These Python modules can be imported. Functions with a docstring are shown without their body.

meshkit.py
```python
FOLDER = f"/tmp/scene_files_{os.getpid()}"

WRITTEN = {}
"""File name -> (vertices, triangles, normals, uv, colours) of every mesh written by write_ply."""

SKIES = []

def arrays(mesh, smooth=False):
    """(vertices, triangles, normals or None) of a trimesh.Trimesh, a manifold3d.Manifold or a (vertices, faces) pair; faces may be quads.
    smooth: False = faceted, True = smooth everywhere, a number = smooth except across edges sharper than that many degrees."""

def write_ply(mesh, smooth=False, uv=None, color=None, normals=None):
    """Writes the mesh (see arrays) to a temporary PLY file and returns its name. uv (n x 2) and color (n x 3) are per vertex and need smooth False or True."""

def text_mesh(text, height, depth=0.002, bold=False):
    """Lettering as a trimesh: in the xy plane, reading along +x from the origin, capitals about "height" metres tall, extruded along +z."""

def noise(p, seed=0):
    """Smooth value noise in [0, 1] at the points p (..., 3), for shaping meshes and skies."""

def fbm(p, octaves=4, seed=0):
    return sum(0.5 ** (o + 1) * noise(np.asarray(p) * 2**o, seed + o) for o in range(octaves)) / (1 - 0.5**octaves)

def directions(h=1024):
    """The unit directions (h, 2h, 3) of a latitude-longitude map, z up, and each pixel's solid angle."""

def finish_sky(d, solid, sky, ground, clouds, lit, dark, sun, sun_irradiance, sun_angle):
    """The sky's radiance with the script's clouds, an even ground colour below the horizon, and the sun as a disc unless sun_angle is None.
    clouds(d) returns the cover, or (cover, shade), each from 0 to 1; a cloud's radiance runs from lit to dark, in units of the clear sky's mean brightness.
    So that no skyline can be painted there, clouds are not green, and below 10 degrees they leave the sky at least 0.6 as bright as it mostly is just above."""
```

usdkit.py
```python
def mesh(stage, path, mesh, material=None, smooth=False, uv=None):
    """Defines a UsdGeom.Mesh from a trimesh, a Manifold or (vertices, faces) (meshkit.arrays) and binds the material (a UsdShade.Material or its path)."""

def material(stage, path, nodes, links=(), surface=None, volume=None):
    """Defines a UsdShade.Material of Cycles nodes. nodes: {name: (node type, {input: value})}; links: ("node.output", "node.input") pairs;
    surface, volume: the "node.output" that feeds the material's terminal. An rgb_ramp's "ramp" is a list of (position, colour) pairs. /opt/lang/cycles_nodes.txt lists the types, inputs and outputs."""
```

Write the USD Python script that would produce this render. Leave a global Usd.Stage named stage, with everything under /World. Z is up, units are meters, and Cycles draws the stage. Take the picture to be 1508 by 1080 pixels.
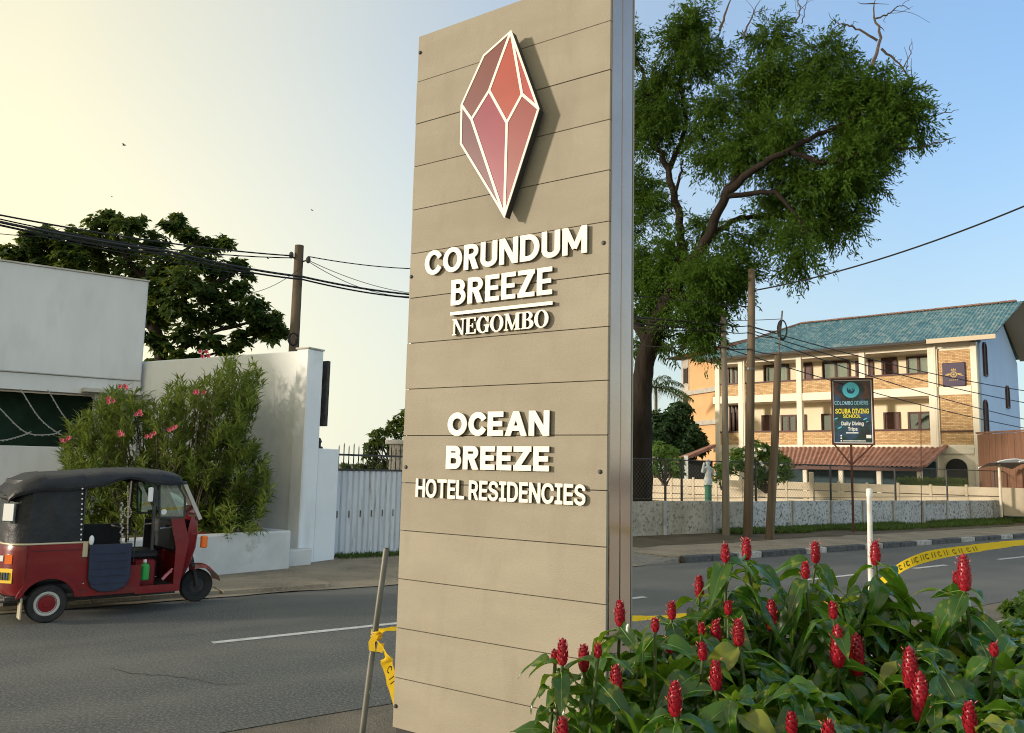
import math, random
import numpy as np, trimesh, usdkit, meshkit
from pxr import Usd, UsdGeom, UsdLux, UsdShade, Gf, Sdf
from shapely.geometry import Polygon, Point, LineString, box as sbox
from shapely import affinity
from shapely.ops import unary_union

stage = Usd.Stage.CreateInMemory()
UsdGeom.SetStageUpAxis(stage, 'Z'); UsdGeom.SetStageMetersPerUnit(stage, 1.0)
UsdGeom.Xform.Define(stage, '/World'); UsdGeom.Scope.Define(stage, '/World/Looks')
rng = np.random.default_rng(7); random.seed(7)

# ---------------------------------------------------------------- camera, sky, sun, exposure
F, EYE, CX, CY, PW = 1200.0, 1.9, 754.0, 540.0, 1508.0
_u = np.array([220., 9796., -1200.]); _u /= np.linalg.norm(_u)
_f = np.array([0, 0, -1.]); _f = _f - _f @ _u * _u; _f /= np.linalg.norm(_f)
ROT = np.array([np.cross(_f, _u), _f, _u])                       # world = ROT @ camera
cam = UsdGeom.Camera.Define(stage, '/World/camera')
_m = np.eye(4); _m[:3, :3] = ROT.T; _m[3, :3] = (0, 0, EYE)
cam.AddTransformOp().Set(Gf.Matrix4d(_m))
cam.CreateFocalLengthAttr(36.0 * F / PW); cam.CreateHorizontalApertureAttr(36.0); cam.CreateClippingRangeAttr((0.05, 5000.0))
cam.CreateExposureAttr(1.15)
SUN_ELEV, SUN_AZ = math.radians(9.0), math.radians(-106.0)       # azimuth = atan2(x, y)
SUN = np.array([math.sin(SUN_AZ) * math.cos(SUN_ELEV), math.cos(SUN_AZ) * math.cos(SUN_ELEV), math.sin(SUN_ELEV)])
VEIL_FAR, VEIL_TOP, VEIL_SUN, VEIL_LOW, VEIL_HIGH = (1.75, 2.35, 2.8), (0.75, 1.9, 4.0), (4.2, 3.8, 2.5), 0.76, 0.30
sky = UsdLux.DomeLight.Define(stage, '/World/sky')
sky.GetPrim().SetCustomDataByKey('kind', 'structure')
# clear sky seen through a thin bright veil of haze: whiter low down, warmer towards the sun
skym = usdkit.material(stage, '/World/Looks/sky_air', {
    's': ('sky_texture', {'sky_type': 'single_scattering', 'sun_disc': False, 'sun_elevation': SUN_ELEV, 'sun_rotation': SUN_AZ, 'altitude': 0.0,
                          'air_density': 1.0, 'aerosol_density': 0.8, 'ozone_density': 1.0}),
    'c': ('texture_coordinate', {}), 'd': ('vector_math', {'math_type': 'dot_product', 'vector2': tuple(SUN)}), 'z': ('separate_xyz', {}),
    'w': ('map_range', {'from_min': -0.62, 'from_max': 0.30, 'clamp': True}), 'vc': ('mix_color', {'b': VEIL_SUN, 'use_clamp': False}), 'hz': ('map_range', {'range_type': 'smoothstep', 'from_min': 0.05, 'from_max': 0.55}), 'vt': ('mix_color', {'a': VEIL_FAR, 'b': VEIL_TOP, 'use_clamp': False}),
    'h': ('map_range', {'range_type': 'smoothstep', 'from_min': 0.0, 'from_max': 0.6, 'to_min': VEIL_LOW, 'to_max': VEIL_HIGH}), 'h2': ('math', {'math_type': 'multiply_add', 'value2': 0.34}), 'n': ('noise_texture', {'scale': 2.0, 'detail': 3.0}),
    'n2': ('map_range', {'from_min': 0.3, 'from_max': 0.7, 'to_min': -0.03, 'to_max': 0.03}), 'f': ('math', {'math_type': 'add', 'use_clamp': True}), 'x': ('mix_color', {'use_clamp': False}), 'b': ('background_shader', {'strength': 0.13})},
    [('c.generated', 'd.vector1'), ('d.value', 'w.value'), ('w.result', 'vc.fac'), ('c.generated', 'z.vector'), ('z.z', 'h.value'), ('z.z', 'hz.value'), ('hz.result', 'vt.fac'), ('vt.result', 'vc.a'), ('w.result', 'h2.value1'), ('h.result', 'h2.value3'), ('c.generated', 'n.vector'), ('n.fac', 'n2.value'),
     ('h2.value', 'f.value1'), ('n2.result', 'f.value2'), ('f.value', 'x.fac'), ('s.color', 'x.a'), ('vc.result', 'x.b'), ('x.result', 'b.color')], surface='b.background')
UsdShade.MaterialBindingAPI.Apply(sky.GetPrim()).Bind(skym)
sun = UsdLux.DistantLight.Define(stage, '/World/sun')
_x = np.cross([0, 0, 1.], SUN); _x /= np.linalg.norm(_x); _y = np.cross(SUN, _x)
_m = np.eye(4); _m[0, :3], _m[1, :3], _m[2, :3] = _x, _y, SUN
sun.AddTransformOp().Set(Gf.Matrix4d(_m))
sun.CreateIntensityAttr(0.50); sun.CreateAngleAttr(5.0); sun.CreateNormalizeAttr(True); sun.CreateColorAttr(Gf.Vec3f(1.0, 0.87, 0.72))

# ---------------------------------------------------------------- surveying: points of the place measured from where the photographer stood
def ray(px, py): return ROT @ np.array([px - CX, CY - py, -F])
def G(px, py, z=0.0):
    d = ray(px, py); return np.array([0, 0, EYE]) + (z - EYE) / d[2] * d
def at(px, py, Y):
    d = ray(px, py); return np.array([0, 0, EYE]) + Y / d[1] * d
class Frame:
    """A vertical plane: u along it, w behind it, z up."""
    def __init__(s, o, ang): s.o = np.array(o[:2], float); s.a = ang; s.x = np.array([math.cos(ang), math.sin(ang)]); s.y = np.array([-s.x[1], s.x[0]])
    def px(s, px, py, w=0.0):
        d = ray(px, py); t = ((s.o + w * s.y) @ s.y) / (d[:2] @ s.y); p = t * d[:2]
        return np.array([(p - s.o) @ s.x, EYE + t * d[2]])
    def loc(s, z=0.0): return (s.o[0], s.o[1], z)
def ang(a, b): return math.atan2(b[1] - a[1], b[0] - a[0])
RA = math.radians(36.03); RD = np.array([math.cos(RA), math.sin(RA)]); RN = np.array([-RD[1], RD[0]])   # the road's direction and its far-side normal
def road(t, o, z=0.0): return np.array([*(t * RD + o * RN), z])
def road_t(p): return float(np.asarray(p)[:2] @ RD)

# ---------------------------------------------------------------- mesh building
class M:
    def __init__(s): s.v = []; s.f = []; s.n = 0
    def add(s, v, f):
        v = np.asarray(v, float); f = np.asarray(f, int)
        if f.shape[1] == 4: f = np.vstack([f[:, [0, 1, 2]], f[:, [0, 2, 3]]])
        s.v.append(v); s.f.append(f + s.n); s.n += len(v); return s
    def box(s, x0, x1, y0, y1, z0, z1, c=0.0):
        if x0 > x1: x0, x1 = x1, x0
        if y0 > y1: y0, y1 = y1, y0
        if z0 > z1: z0, z1 = z1, z0
        if c <= 0:
            v = [(x, y, z) for x in (x0, x1) for y in (y0, y1) for z in (z0, z1)]
            return s.add(v, [(0, 1, 3, 2), (4, 6, 7, 5), (0, 4, 5, 1), (2, 3, 7, 6), (0, 2, 6, 4), (1, 5, 7, 3)])
        pts = [(x + a * dx, y + b * dy, z + e * dz) for x, a in ((x0, 1), (x1, -1)) for y, b in ((y0, 1), (y1, -1)) for z, e in ((z0, 1), (z1, -1))
               for dx, dy, dz in ((c, c, 0), (c, 0, c), (0, c, c))]
        h = trimesh.convex.convex_hull(np.array(pts)); return s.add(h.vertices, h.faces)
    def hull(s, pts):
        h = trimesh.convex.convex_hull(np.array(pts, float)); return s.add(h.vertices, h.faces)
    def obox(s, a, b, wx, wy, up=(0, 0, 1)):
        """A bar from a to b."""
        a, b = np.array(a, float), np.array(b, float); d = (b - a) / np.linalg.norm(b - a)
        r = np.cross(d, up); r = np.cross(d, (1, 0, 0)) if np.linalg.norm(r) < 1e-3 else r; r /= np.linalg.norm(r); q = np.cross(r, d)
        v = [p + i * wx / 2 * r + j * wy / 2 * q for p in (a, b) for i in (-1, 1) for j in (-1, 1)]
        return s.hull(v)
    def tube(s, pts, r, n=8, cap=True):
        pts = np.array(pts, float); r = np.broadcast_to(r, len(pts)).astype(float)
        t = np.gradient(pts, axis=0); t /= np.linalg.norm(t, axis=1, keepdims=True) + 1e-12
        ref = np.array([0.0, 0, 1]) if abs(t[:, 2]).mean() < 0.8 else np.array([1.0, 0, 0])
        a = np.cross(t, ref); a /= np.linalg.norm(a, axis=1, keepdims=True) + 1e-12; b = np.cross(t, a)
        th = np.arange(n) / n * 2 * np.pi
        v = pts[:, None] + r[:, None, None] * (np.cos(th)[None, :, None] * a[:, None] - np.sin(th)[None, :, None] * b[:, None])
        k = len(pts); f = []
        for i in range(k - 1):
            for j in range(n):
                f.append((i * n + j, i * n + (j + 1) % n, (i + 1) * n + (j + 1) % n, (i + 1) * n + j))
        s.add(v.reshape(-1, 3), f)
        if cap:
            for e in (0, k - 1):
                ring = v[e]; c = ring.mean(0)
                s.add(np.vstack([ring, c]), [((j + (e > 0)) % n, (j + (e == 0)) % n, n) for j in range(n)])
        return s
    def lathe(s, prof, n=20, o=(0, 0, 0), axis='z'):
        prof = np.array(prof, float); th = np.arange(n) / n * 2 * np.pi
        v = np.stack([prof[:, None, 0] * np.cos(th), prof[:, None, 0] * np.sin(th), np.repeat(prof[:, 1:], n, 1)], -1)
        if axis == 'y': v = v[..., [0, 2, 1]] * [1, -1, 1]
        if axis == 'x': v = v[..., [2, 1, 0]] * [1, 1, -1]
        k = len(prof); f = [(i * n + j, i * n + (j + 1) % n, (i + 1) * n + (j + 1) % n, (i + 1) * n + j) for i in range(k - 1) for j in range(n)]
        return s.add(v.reshape(-1, 3) + np.array(o), f)
    def ball(s, c, r, sub=1):
        b = trimesh.creation.icosphere(sub); return s.add(b.vertices * np.array(r) + np.array(c), b.faces)
    def grid(s, P):
        """P: (a, b, 3) points of a sheet."""
        a, b = P.shape[:2]; i, j = np.meshgrid(np.arange(a - 1), np.arange(b - 1), indexing='ij'); k = (i * b + j).ravel()
        return s.add(P.reshape(-1, 3), np.stack([k, k + b, k + b + 1, k + 1], 1))
    def ext(s, shape, w_back, depth):
        """A shape drawn in (u, z), standing upright: from w_back forward (towards -w) by depth."""
        for g in getattr(shape, 'geoms', [shape]):
            if g.area < 1e-9: continue
            m = trimesh.creation.extrude_polygon(g, depth, engine='earcut'); v = m.vertices
            s.add(np.stack([v[:, 0], w_back - v[:, 2], v[:, 1]], 1), m.faces)
        return s
    def text(s, text, u0, u1, z0, z1, w, depth=0.004, bold=False):
        m = meshkit.text_mesh(text, 1.0, 1.0, bold); v = m.vertices.copy(); lo, hi = v.min(0), v.max(0)
        v = (v - lo) / (hi - lo)
        return s.add(np.stack([u0 + v[:, 0] * (u1 - u0), w - v[:, 2] * depth, z0 + v[:, 1] * (z1 - z0)], 1), m.faces)
    def move(s, d): s.v = [v + np.array(d) for v in s.v]; return s
    def rot(s, R): s.v = [v @ np.asarray(R).T for v in s.v]; return s
    def arr(s): return np.vstack(s.v), np.vstack(s.f)

def rotz(a): c, s = math.cos(a), math.sin(a); return np.array([[c, -s, 0], [s, c, 0], [0, 0, 1.]])
def roty(a): c, s = math.cos(a), math.sin(a); return np.array([[c, 0, s], [0, 1., 0], [-s, 0, c]])
def rotx(a): c, s = math.cos(a), math.sin(a); return np.array([[1., 0, 0], [0, c, -s], [0, s, c]])

taken = {}
def numbered(parent, name):
    k = taken.get((parent, name), -1) + 1; taken[(parent, name)] = k
    return f'{parent}/{name}' if k == 0 else f'{parent}/{name}_{k:03d}'
def setmat(prim, m):
    g = np.eye(4); m = np.asarray(m); g[:3, :3] = m[:3, :3].T; g[3, :3] = m[:3, 3]
    op = UsdGeom.Xformable(prim); op.ClearXformOpOrder(); op.AddTransformOp().Set(Gf.Matrix4d(g))
def mat4(loc=(0, 0, 0), R=None):
    m = np.eye(4); m[:3, 3] = loc
    if R is not None: m[:3, :3] = R
    return m
def tag(prim, label=None, cat=None, group=None, kind=None):
    p = prim.GetPrim()
    for k, v in (('label', label), ('category', cat), ('group', group), ('kind', kind)):
        if v: p.SetCustomDataByKey(k, v)
    return p
MATS = {}
def thing(name, label, cat, loc=(0, 0, 0), a=0.0, group=None, m=None, kind=None):
    x = UsdGeom.Xform.Define(stage, numbered('/World', name))
    mm = mat4(loc, rotz(a)) if m is None else m
    setmat(x, mm); MATS[str(x.GetPath())] = mm
    tag(x, label, cat, group, kind); return x
def part(name, mesh, material, parent, smooth=False, label=None, kind=None):
    path = numbered(str(parent.GetPath()), name)
    p = usdkit.mesh(stage, path, mesh.arr() if isinstance(mesh, M) else mesh, material, smooth)
    p.CreateDoubleSidedAttr(True)
    if label or kind: tag(p, label, None, None, kind)
    return p
def single(name, mesh, material, label, cat, smooth=False, group=None, kind=None):
    p = usdkit.mesh(stage, numbered('/World', name), mesh.arr() if isinstance(mesh, M) else mesh, material, smooth)
    tag(p, label, cat, group, kind); return p
def structure(name, mesh, material, smooth=False): return single(name, mesh, material, None, None, smooth, None, 'structure')
def dup(src, m, label=None, group=None):
    x = UsdGeom.Xform.Define(stage, numbered('/World', src.GetPrim().GetName().rstrip('0123456789').rstrip('_')))
    x.GetPrim().GetReferences().AddInternalReference(src.GetPath()); x.GetPrim().SetInstanceable(True)
    setmat(x, m); tag(x, label, None, group); return x

# ---------------------------------------------------------------- materials
def pm(name, c1, c2=None, scale=4.0, rough=0.7, spec=0.4, metal=0.0, bump=0.0, bscale=60.0, stretch=(1, 1, 1), lo=0.35, hi=0.65, c3=None, s3=30.0, lo3=0.55, hi3=0.7,
       obj=False, detail=5.0, coat=0.0, bdist=0.01, stretch3=None, vary=0.0):
    n = {'p': ('principled_bsdf', {'roughness': rough, 'specular_ior_level': spec, 'metallic': metal, 'coat_weight': coat, 'base_color': c1})}; l = []
    if c2 is not None or bump or c3 is not None:
        n['g'] = ('texture_coordinate', {}) if obj else ('geometry', {}); n['m'] = ('mapping', {'scale': stretch})
        l.append((('g.object' if obj else 'g.position'), 'm.vector'))
    col = None
    if c2 is not None:
        n['n'] = ('noise_texture', {'scale': scale, 'detail': detail, 'roughness': 0.6}); n['r'] = ('rgb_ramp', {'ramp': [(lo, c1), (hi, c2)]})
        l += [('m.vector', 'n.vector'), ('n.fac', 'r.fac')]; col = 'r.color'
    if c3 is not None:
        n['n3'] = ('noise_texture', {'scale': s3, 'detail': 4.0, 'roughness': 0.65}); n['q'] = ('map_range', {'from_min': lo3, 'from_max': hi3, 'clamp': True})
        n['x'] = ('mix_color', {'a': c1, 'b': c3})
        l += [('m.vector', 'n3.vector'), ('n3.fac', 'q.value'), ('q.result', 'x.fac')] + ([(col, 'x.a')] if col else []); col = 'x.result'
    if stretch3 is not None:
        n['m3'] = ('mapping', {'scale': stretch3}); l = [x for x in l if x != ('m.vector', 'n3.vector')] + [(('g.object' if obj else 'g.position'), 'm3.vector'), ('m3.vector', 'n3.vector')]
    if vary and col:
        n['oi'] = ('object_info', {}); n['vr'] = ('map_range', {'to_min': 1 - vary, 'to_max': 1 + vary}); n['hv'] = ('hsv', {})
        l += [('oi.random', 'vr.value'), ('vr.result', 'hv.value'), (col, 'hv.color')]; col = 'hv.color'
    if col: l.append((col, 'p.base_color'))
    if bump:
        n['bn'] = ('noise_texture', {'scale': bscale, 'detail': 4.0, 'roughness': 0.6}); n['b'] = ('bump', {'strength': bump, 'distance': bdist})
        l += [('m.vector', 'bn.vector'), ('bn.fac', 'b.height'), ('b.normal', 'p.normal')]
    return usdkit.material(stage, f'/World/Looks/{name}', n, l, surface='p.BSDF')
def leafmat(name, c1, c2, rough=0.45, trans=0.3, tint=None, spec=0.4, scale=0.6, aged=None):
    """Green that varies from leaf to leaf and from clump to clump, letting some light through."""
    tint = tint or (c2[0] * 1.6, c2[1] * 1.5, c2[2] * 0.9)
    n = {'g': ('geometry', {}), 'o': ('object_info', {}), 'n': ('noise_texture', {'scale': scale, 'detail': 3.0}), 'a': ('math', {'math_type': 'add'}), 'a2': ('math', {'math_type': 'add'}),
         'k': ('map_range', {'from_min': 0.55, 'from_max': 1.85, 'clamp': True}), 'x': ('mix_color', {'a': c1, 'b': c2}),
         'p': ('principled_bsdf', {'roughness': rough, 'specular_ior_level': spec}), 't': ('translucent_bsdf', {'color': tint}), 'mx': ('mix_closure', {'fac': trans})}
    l = [('g.position', 'n.vector'), ('n.fac', 'a.value1'), ('g.random_per_island', 'a.value2'), ('a.value', 'a2.value1'), ('o.random', 'a2.value2'), ('a2.value', 'k.value'), ('k.result', 'x.fac'),
         ('x.result', 'p.base_color'), ('p.BSDF', 'mx.closure1'), ('t.BSDF', 'mx.closure2')]
    if aged:
        n['ag'] = ('math', {'math_type': 'greater_than', 'value2': 0.95}); n['av'] = ('noise_texture', {'scale': 28.0, 'detail': 3.0}); n['ar'] = ('map_range', {'from_min': 0.57, 'from_max': 0.66, 'to_max': 0.7, 'clamp': True}); n['x3'] = ('mix_color', {'b': aged}); n['x4'] = ('mix_color', {'b': aged})
        l = [q for q in l if q != ('x.result', 'p.base_color')] + [('o.random', 'ag.value1'), ('ag.value', 'x3.fac'), ('x.result', 'x3.a'), ('g.position', 'av.vector'), ('av.fac', 'ar.value'), ('ar.result', 'x4.fac'), ('x3.result', 'x4.a'), ('x4.result', 'p.base_color')]
    return usdkit.material(stage, f'/World/Looks/{name}', n, l, surface='mx.closure')
def glassmat(name, tint=(0.75, 0.8, 0.78), refl=0.12):
    return usdkit.material(stage, f'/World/Looks/{name}', {'t': ('transparent_bsdf', {'color': tint}), 'g': ('glossy_bsdf', {'color': (0.9, 0.95, 1), 'roughness': 0.03}), 'f': ('fresnel', {'IOR': 1.5}),
        'a': ('math', {'math_type': 'add', 'value2': refl}), 'm': ('mix_closure', {})}, [('f.fac', 'a.value1'), ('a.value', 'm.fac'), ('t.BSDF', 'm.closure1'), ('g.BSDF', 'm.closure2')], surface='m.closure')
def brickmat(name, cols, mortar, bw=0.22, rh=0.075, ms=0.09):
    """Rough brick cladding; object space, u across and z up."""
    n = {'c': ('texture_coordinate', {}), 's': ('separate_xyz', {}), 'k': ('combine_xyz', {}), 'b': ('brick_texture', {'color1': (0, 0, 0), 'color2': (1, 1, 1), 'mortar': (0.5, 0.5, 0.5), 'scale': 1.0,
         'mortar_size': ms * rh, 'mortar_smooth': 0.2, 'bias': 0.0, 'brick_width': bw, 'row_height': rh}), 'nn': ('noise_texture', {'scale': 11.0, 'detail': 4.0}), 'av': ('mix_float', {'fac': 0.55}),
         'r': ('rgb_ramp', {'ramp': cols}), 'm': ('mix_color', {'b': mortar}), 'bp': ('bump', {'strength': 0.9, 'distance': 0.03, 'invert': True}), 'p': ('principled_bsdf', {'roughness': 0.85})}
    l = [('c.object', 's.vector'), ('s.x', 'k.x'), ('s.z', 'k.y'), ('k.vector', 'b.vector'), ('c.object', 'nn.vector'), ('b.color', 'av.a'), ('nn.fac', 'av.b'), ('av.result', 'r.fac'), ('r.color', 'm.a'), ('b.fac', 'm.fac'),
         ('m.result', 'p.base_color'), ('b.fac', 'bp.height'), ('bp.normal', 'p.normal')]
    return usdkit.material(stage, f'/World/Looks/{name}', n, l, surface='p.BSDF')

K = {}
def asphalt():
    n = {'g': ('geometry', {}), 'm': ('mapping', {'rotation': (0, 0, -RA)}), 'ms': ('mapping', {'scale': (0.035, 1.1, 1)}), 'st': ('noise_texture', {'scale': 1.0, 'detail': 4.0}), 'pa': ('noise_texture', {'scale': 0.32, 'detail': 5.0, 'roughness': 0.65}),
         'mf': ('mix_float', {'fac': 0.6}), 'r': ('rgb_ramp', {'ramp': [(0.36, (0.050, 0.055, 0.056)), (0.5, (0.076, 0.080, 0.076)), (0.62, (0.120, 0.119, 0.104))]}),
         'sp': ('noise_texture', {'scale': 42.0, 'detail': 5.0, 'roughness': 0.8}), 'sq': ('map_range', {'from_min': 0.47, 'from_max': 0.68, 'clamp': True}), 'x': ('mix_color', {'b': (0.26, 0.25, 0.22)}),
         'oi': ('noise_texture', {'scale': 0.9, 'detail': 3.0}), 'oq': ('map_range', {'from_min': 0.64, 'from_max': 0.74, 'to_max': 0.4, 'clamp': True}), 'x2': ('mix_color', {'b': (0.032, 0.032, 0.032)}),
         'vo': ('noise_texture', {'scale': 160.0, 'detail': 4.0, 'roughness': 0.7}), 'b': ('bump', {'strength': 0.45, 'distance': 0.006}), 'p': ('principled_bsdf', {'roughness': 0.80, 'specular_ior_level': 0.3})}
    l = [('g.position', 'm.vector'), ('m.vector', 'ms.vector'), ('ms.vector', 'st.vector'), ('g.position', 'pa.vector'), ('st.fac', 'mf.a'), ('pa.fac', 'mf.b'), ('mf.result', 'r.fac'), ('g.position', 'sp.vector'), ('sp.fac', 'sq.value'), ('sq.result', 'x.fac'), ('r.color', 'x.a'),
         ('ms.vector', 'oi.vector'), ('oi.fac', 'oq.value'), ('oq.result', 'x2.fac'), ('x.result', 'x2.a'), ('x2.result', 'p.base_color'), ('g.position', 'vo.vector'), ('vo.fac', 'b.height'), ('b.normal', 'p.normal')]
    return usdkit.material(stage, '/World/Looks/asphalt', n, l, surface='p.BSDF')
K['asphalt'] = asphalt()
K['shoulder'] = pm('shoulder_asphalt', (0.10, 0.09, 0.07), (0.17, 0.15, 0.115), 1.3, 0.9, 0.25, bump=0.9, bscale=70, c3=(0.24, 0.21, 0.16), s3=95, lo3=0.5, hi3=0.68, bdist=0.015)
K['dirt'] = pm('sandy_ground', (0.20, 0.165, 0.115), (0.13, 0.11, 0.08), 0.8, 0.95, 0.2, bump=0.6, bscale=40, c3=(0.30, 0.25, 0.18), s3=60, lo3=0.55, hi3=0.7)
K['pavement'] = pm('dusty_pavement', (0.32, 0.265, 0.19), (0.19, 0.16, 0.12), 1.1, 0.92, 0.2, bump=0.5, bscale=50, c3=(0.36, 0.31, 0.23), s3=22, lo3=0.5, hi3=0.7)
K['verge_soil'] = pm('verge_soil', (0.13, 0.10, 0.065), (0.075, 0.065, 0.04), 1.2, 0.95, 0.2, bump=0.5, bscale=40, c3=(0.20, 0.165, 0.11), s3=30)
K['forecourt'] = pm('forecourt_concrete', (0.55, 0.52, 0.45), (0.45, 0.42, 0.36), 1.1, 0.9, 0.25, bump=0.3, bscale=80)
K['paint'] = pm('road_paint', (0.62, 0.62, 0.60), (0.42, 0.42, 0.41), 9, 0.75, 0.3, c3=(0.16, 0.16, 0.16), s3=55, lo3=0.58, hi3=0.66)
K['kerb_black'] = pm('kerb_black_paint', (0.035, 0.036, 0.04), (0.09, 0.09, 0.09), 9, 0.7, 0.3, bump=0.3)
K['kerb_white'] = pm('kerb_white_paint', (0.42, 0.42, 0.40), (0.22, 0.21, 0.19), 9, 0.8, 0.3, bump=0.3)
K['kerb_raw'] = pm('raw_concrete_kerb', (0.25, 0.235, 0.20), (0.16, 0.15, 0.13), 8, 0.9, 0.3, bump=0.4)
K['plank'] = pm('sign_plank_cement', (0.288, 0.257, 0.198), (0.258, 0.229, 0.175), 1.6, 0.75, 0.3, bump=0.6, bscale=60, stretch=(1, 1, 3.0), c3=(0.225, 0.198, 0.150), s3=3.0, lo3=0.5, hi3=0.95, bdist=0.004, stretch3=(2.0, 2.0, 0.6), vary=0.04)
K['sign_metal'] = pm('sign_brown_metal', (0.44, 0.33, 0.26), (0.38, 0.28, 0.22), 2, 0.13, 0.5, metal=0.85)
K['sign_dark'] = pm('sign_dark_core', (0.015, 0.013, 0.012), rough=0.6)
K['letter'] = pm('letter_cream', (0.83, 0.77, 0.64), (0.78, 0.72, 0.60), 6, 0.5, 0.4)
K['letter_side'] = pm('letter_dark_return', (0.05, 0.04, 0.032), rough=0.6)
for i, c in enumerate([(0.135, 0.033, 0.026), (0.31, 0.043, 0.023), (0.35, 0.044, 0.044), (0.225, 0.024, 0.050), (0.22, 0.037, 0.033), (0.11, 0.025, 0.033)]):
    K[f'gem{i}'] = pm(f'gem_red_{"abcdef"[i]}', c, tuple(x * 0.86 for x in c), 3, 0.35, 0.4)
K['white_wall'] = pm('white_painted_wall', (0.64, 0.65, 0.65), (0.56, 0.57, 0.57), 0.9, 0.85, 0.25, bump=0.15, bscale=25, stretch=(1, 1, 0.35), c3=(0.46, 0.46, 0.44), s3=1.0, lo3=0.52, hi3=0.85, stretch3=(1.3, 1.3, 0.4))
K['fresh_wall'] = pm('fresh_white_paint', (0.80, 0.81, 0.80), (0.73, 0.74, 0.73), 0.9, 0.85, 0.25, bump=0.15, bscale=25, c3=(0.55, 0.55, 0.52), s3=1.0, lo3=0.54, hi3=0.85, stretch3=(1.3, 1.3, 0.4))
K['planter_wall'] = pm('stained_white_wall', (0.64, 0.63, 0.60), (0.52, 0.51, 0.47), 1.5, 0.9, 0.2, bump=0.2, bscale=25, c3=(0.28, 0.25, 0.20), s3=2.2, lo3=0.62, hi3=0.8)
K['edge_grime'] = pm('grimy_wall_top', (0.40, 0.38, 0.33), (0.55, 0.53, 0.48), 3, 0.9, 0.2, bump=0.2)
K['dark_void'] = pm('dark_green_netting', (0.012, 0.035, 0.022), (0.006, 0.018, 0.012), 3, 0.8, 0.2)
K['gate'] = pm('white_sheet_metal', (0.60, 0.62, 0.64), (0.50, 0.52, 0.54), 1.5, 0.5, 0.4, stretch=(1, 1, 0.3), c3=(0.28, 0.24, 0.20), s3=3, lo3=0.56, hi3=0.75, stretch3=(4, 4, .4), vary=.06)
K['black_metal'] = pm('black_metal', (0.02, 0.02, 0.022), (0.05, 0.045, 0.04), 9, 0.55, 0.4)
K['dark_wood'] = pm('weathered_pole_wood', (0.085, 0.062, 0.042), (0.15, 0.115, 0.08), 5, 0.9, 0.2, bump=0.5, bscale=20, stretch=(1, 1, 0.08))
K['grey_wood'] = pm('grey_pole', (0.24, 0.21, 0.165), (0.15, 0.125, 0.095), 5, 0.9, 0.2, bump=0.5, bscale=20, stretch=(1, 1, 0.1))
K['wire'] = pm('wire_black', (0.012, 0.012, 0.013), rough=0.6)
K['rust'] = pm('rusty_steel', (0.11, 0.045, 0.032), (0.07, 0.035, 0.03), 20, 0.75, 0.3)
K['galv'] = pm('galvanised_pipe', (0.17, 0.17, 0.155), (0.075, 0.075, 0.06), 6, 0.5, 0.5, metal=0.3, stretch=(1, 1, 0.3), c3=(0.42, 0.42, 0.40), s3=24, lo3=0.64, hi3=0.68)
K['tape'] = usdkit.material(stage, '/World/Looks/yellow_tape', {'p': ('principled_bsdf', {'base_color': (0.85, 0.58, 0.02), 'roughness': 0.35}), 't': ('translucent_bsdf', {'color': (0.9, 0.62, 0.03)}), 'm': ('mix_closure', {'fac': 0.4})}, [('p.BSDF', 'm.closure1'), ('t.BSDF', 'm.closure2')], surface='m.closure')
K['tape_ink'] = pm('tape_black_print', (0.02, 0.018, 0.01), rough=0.4)
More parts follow.
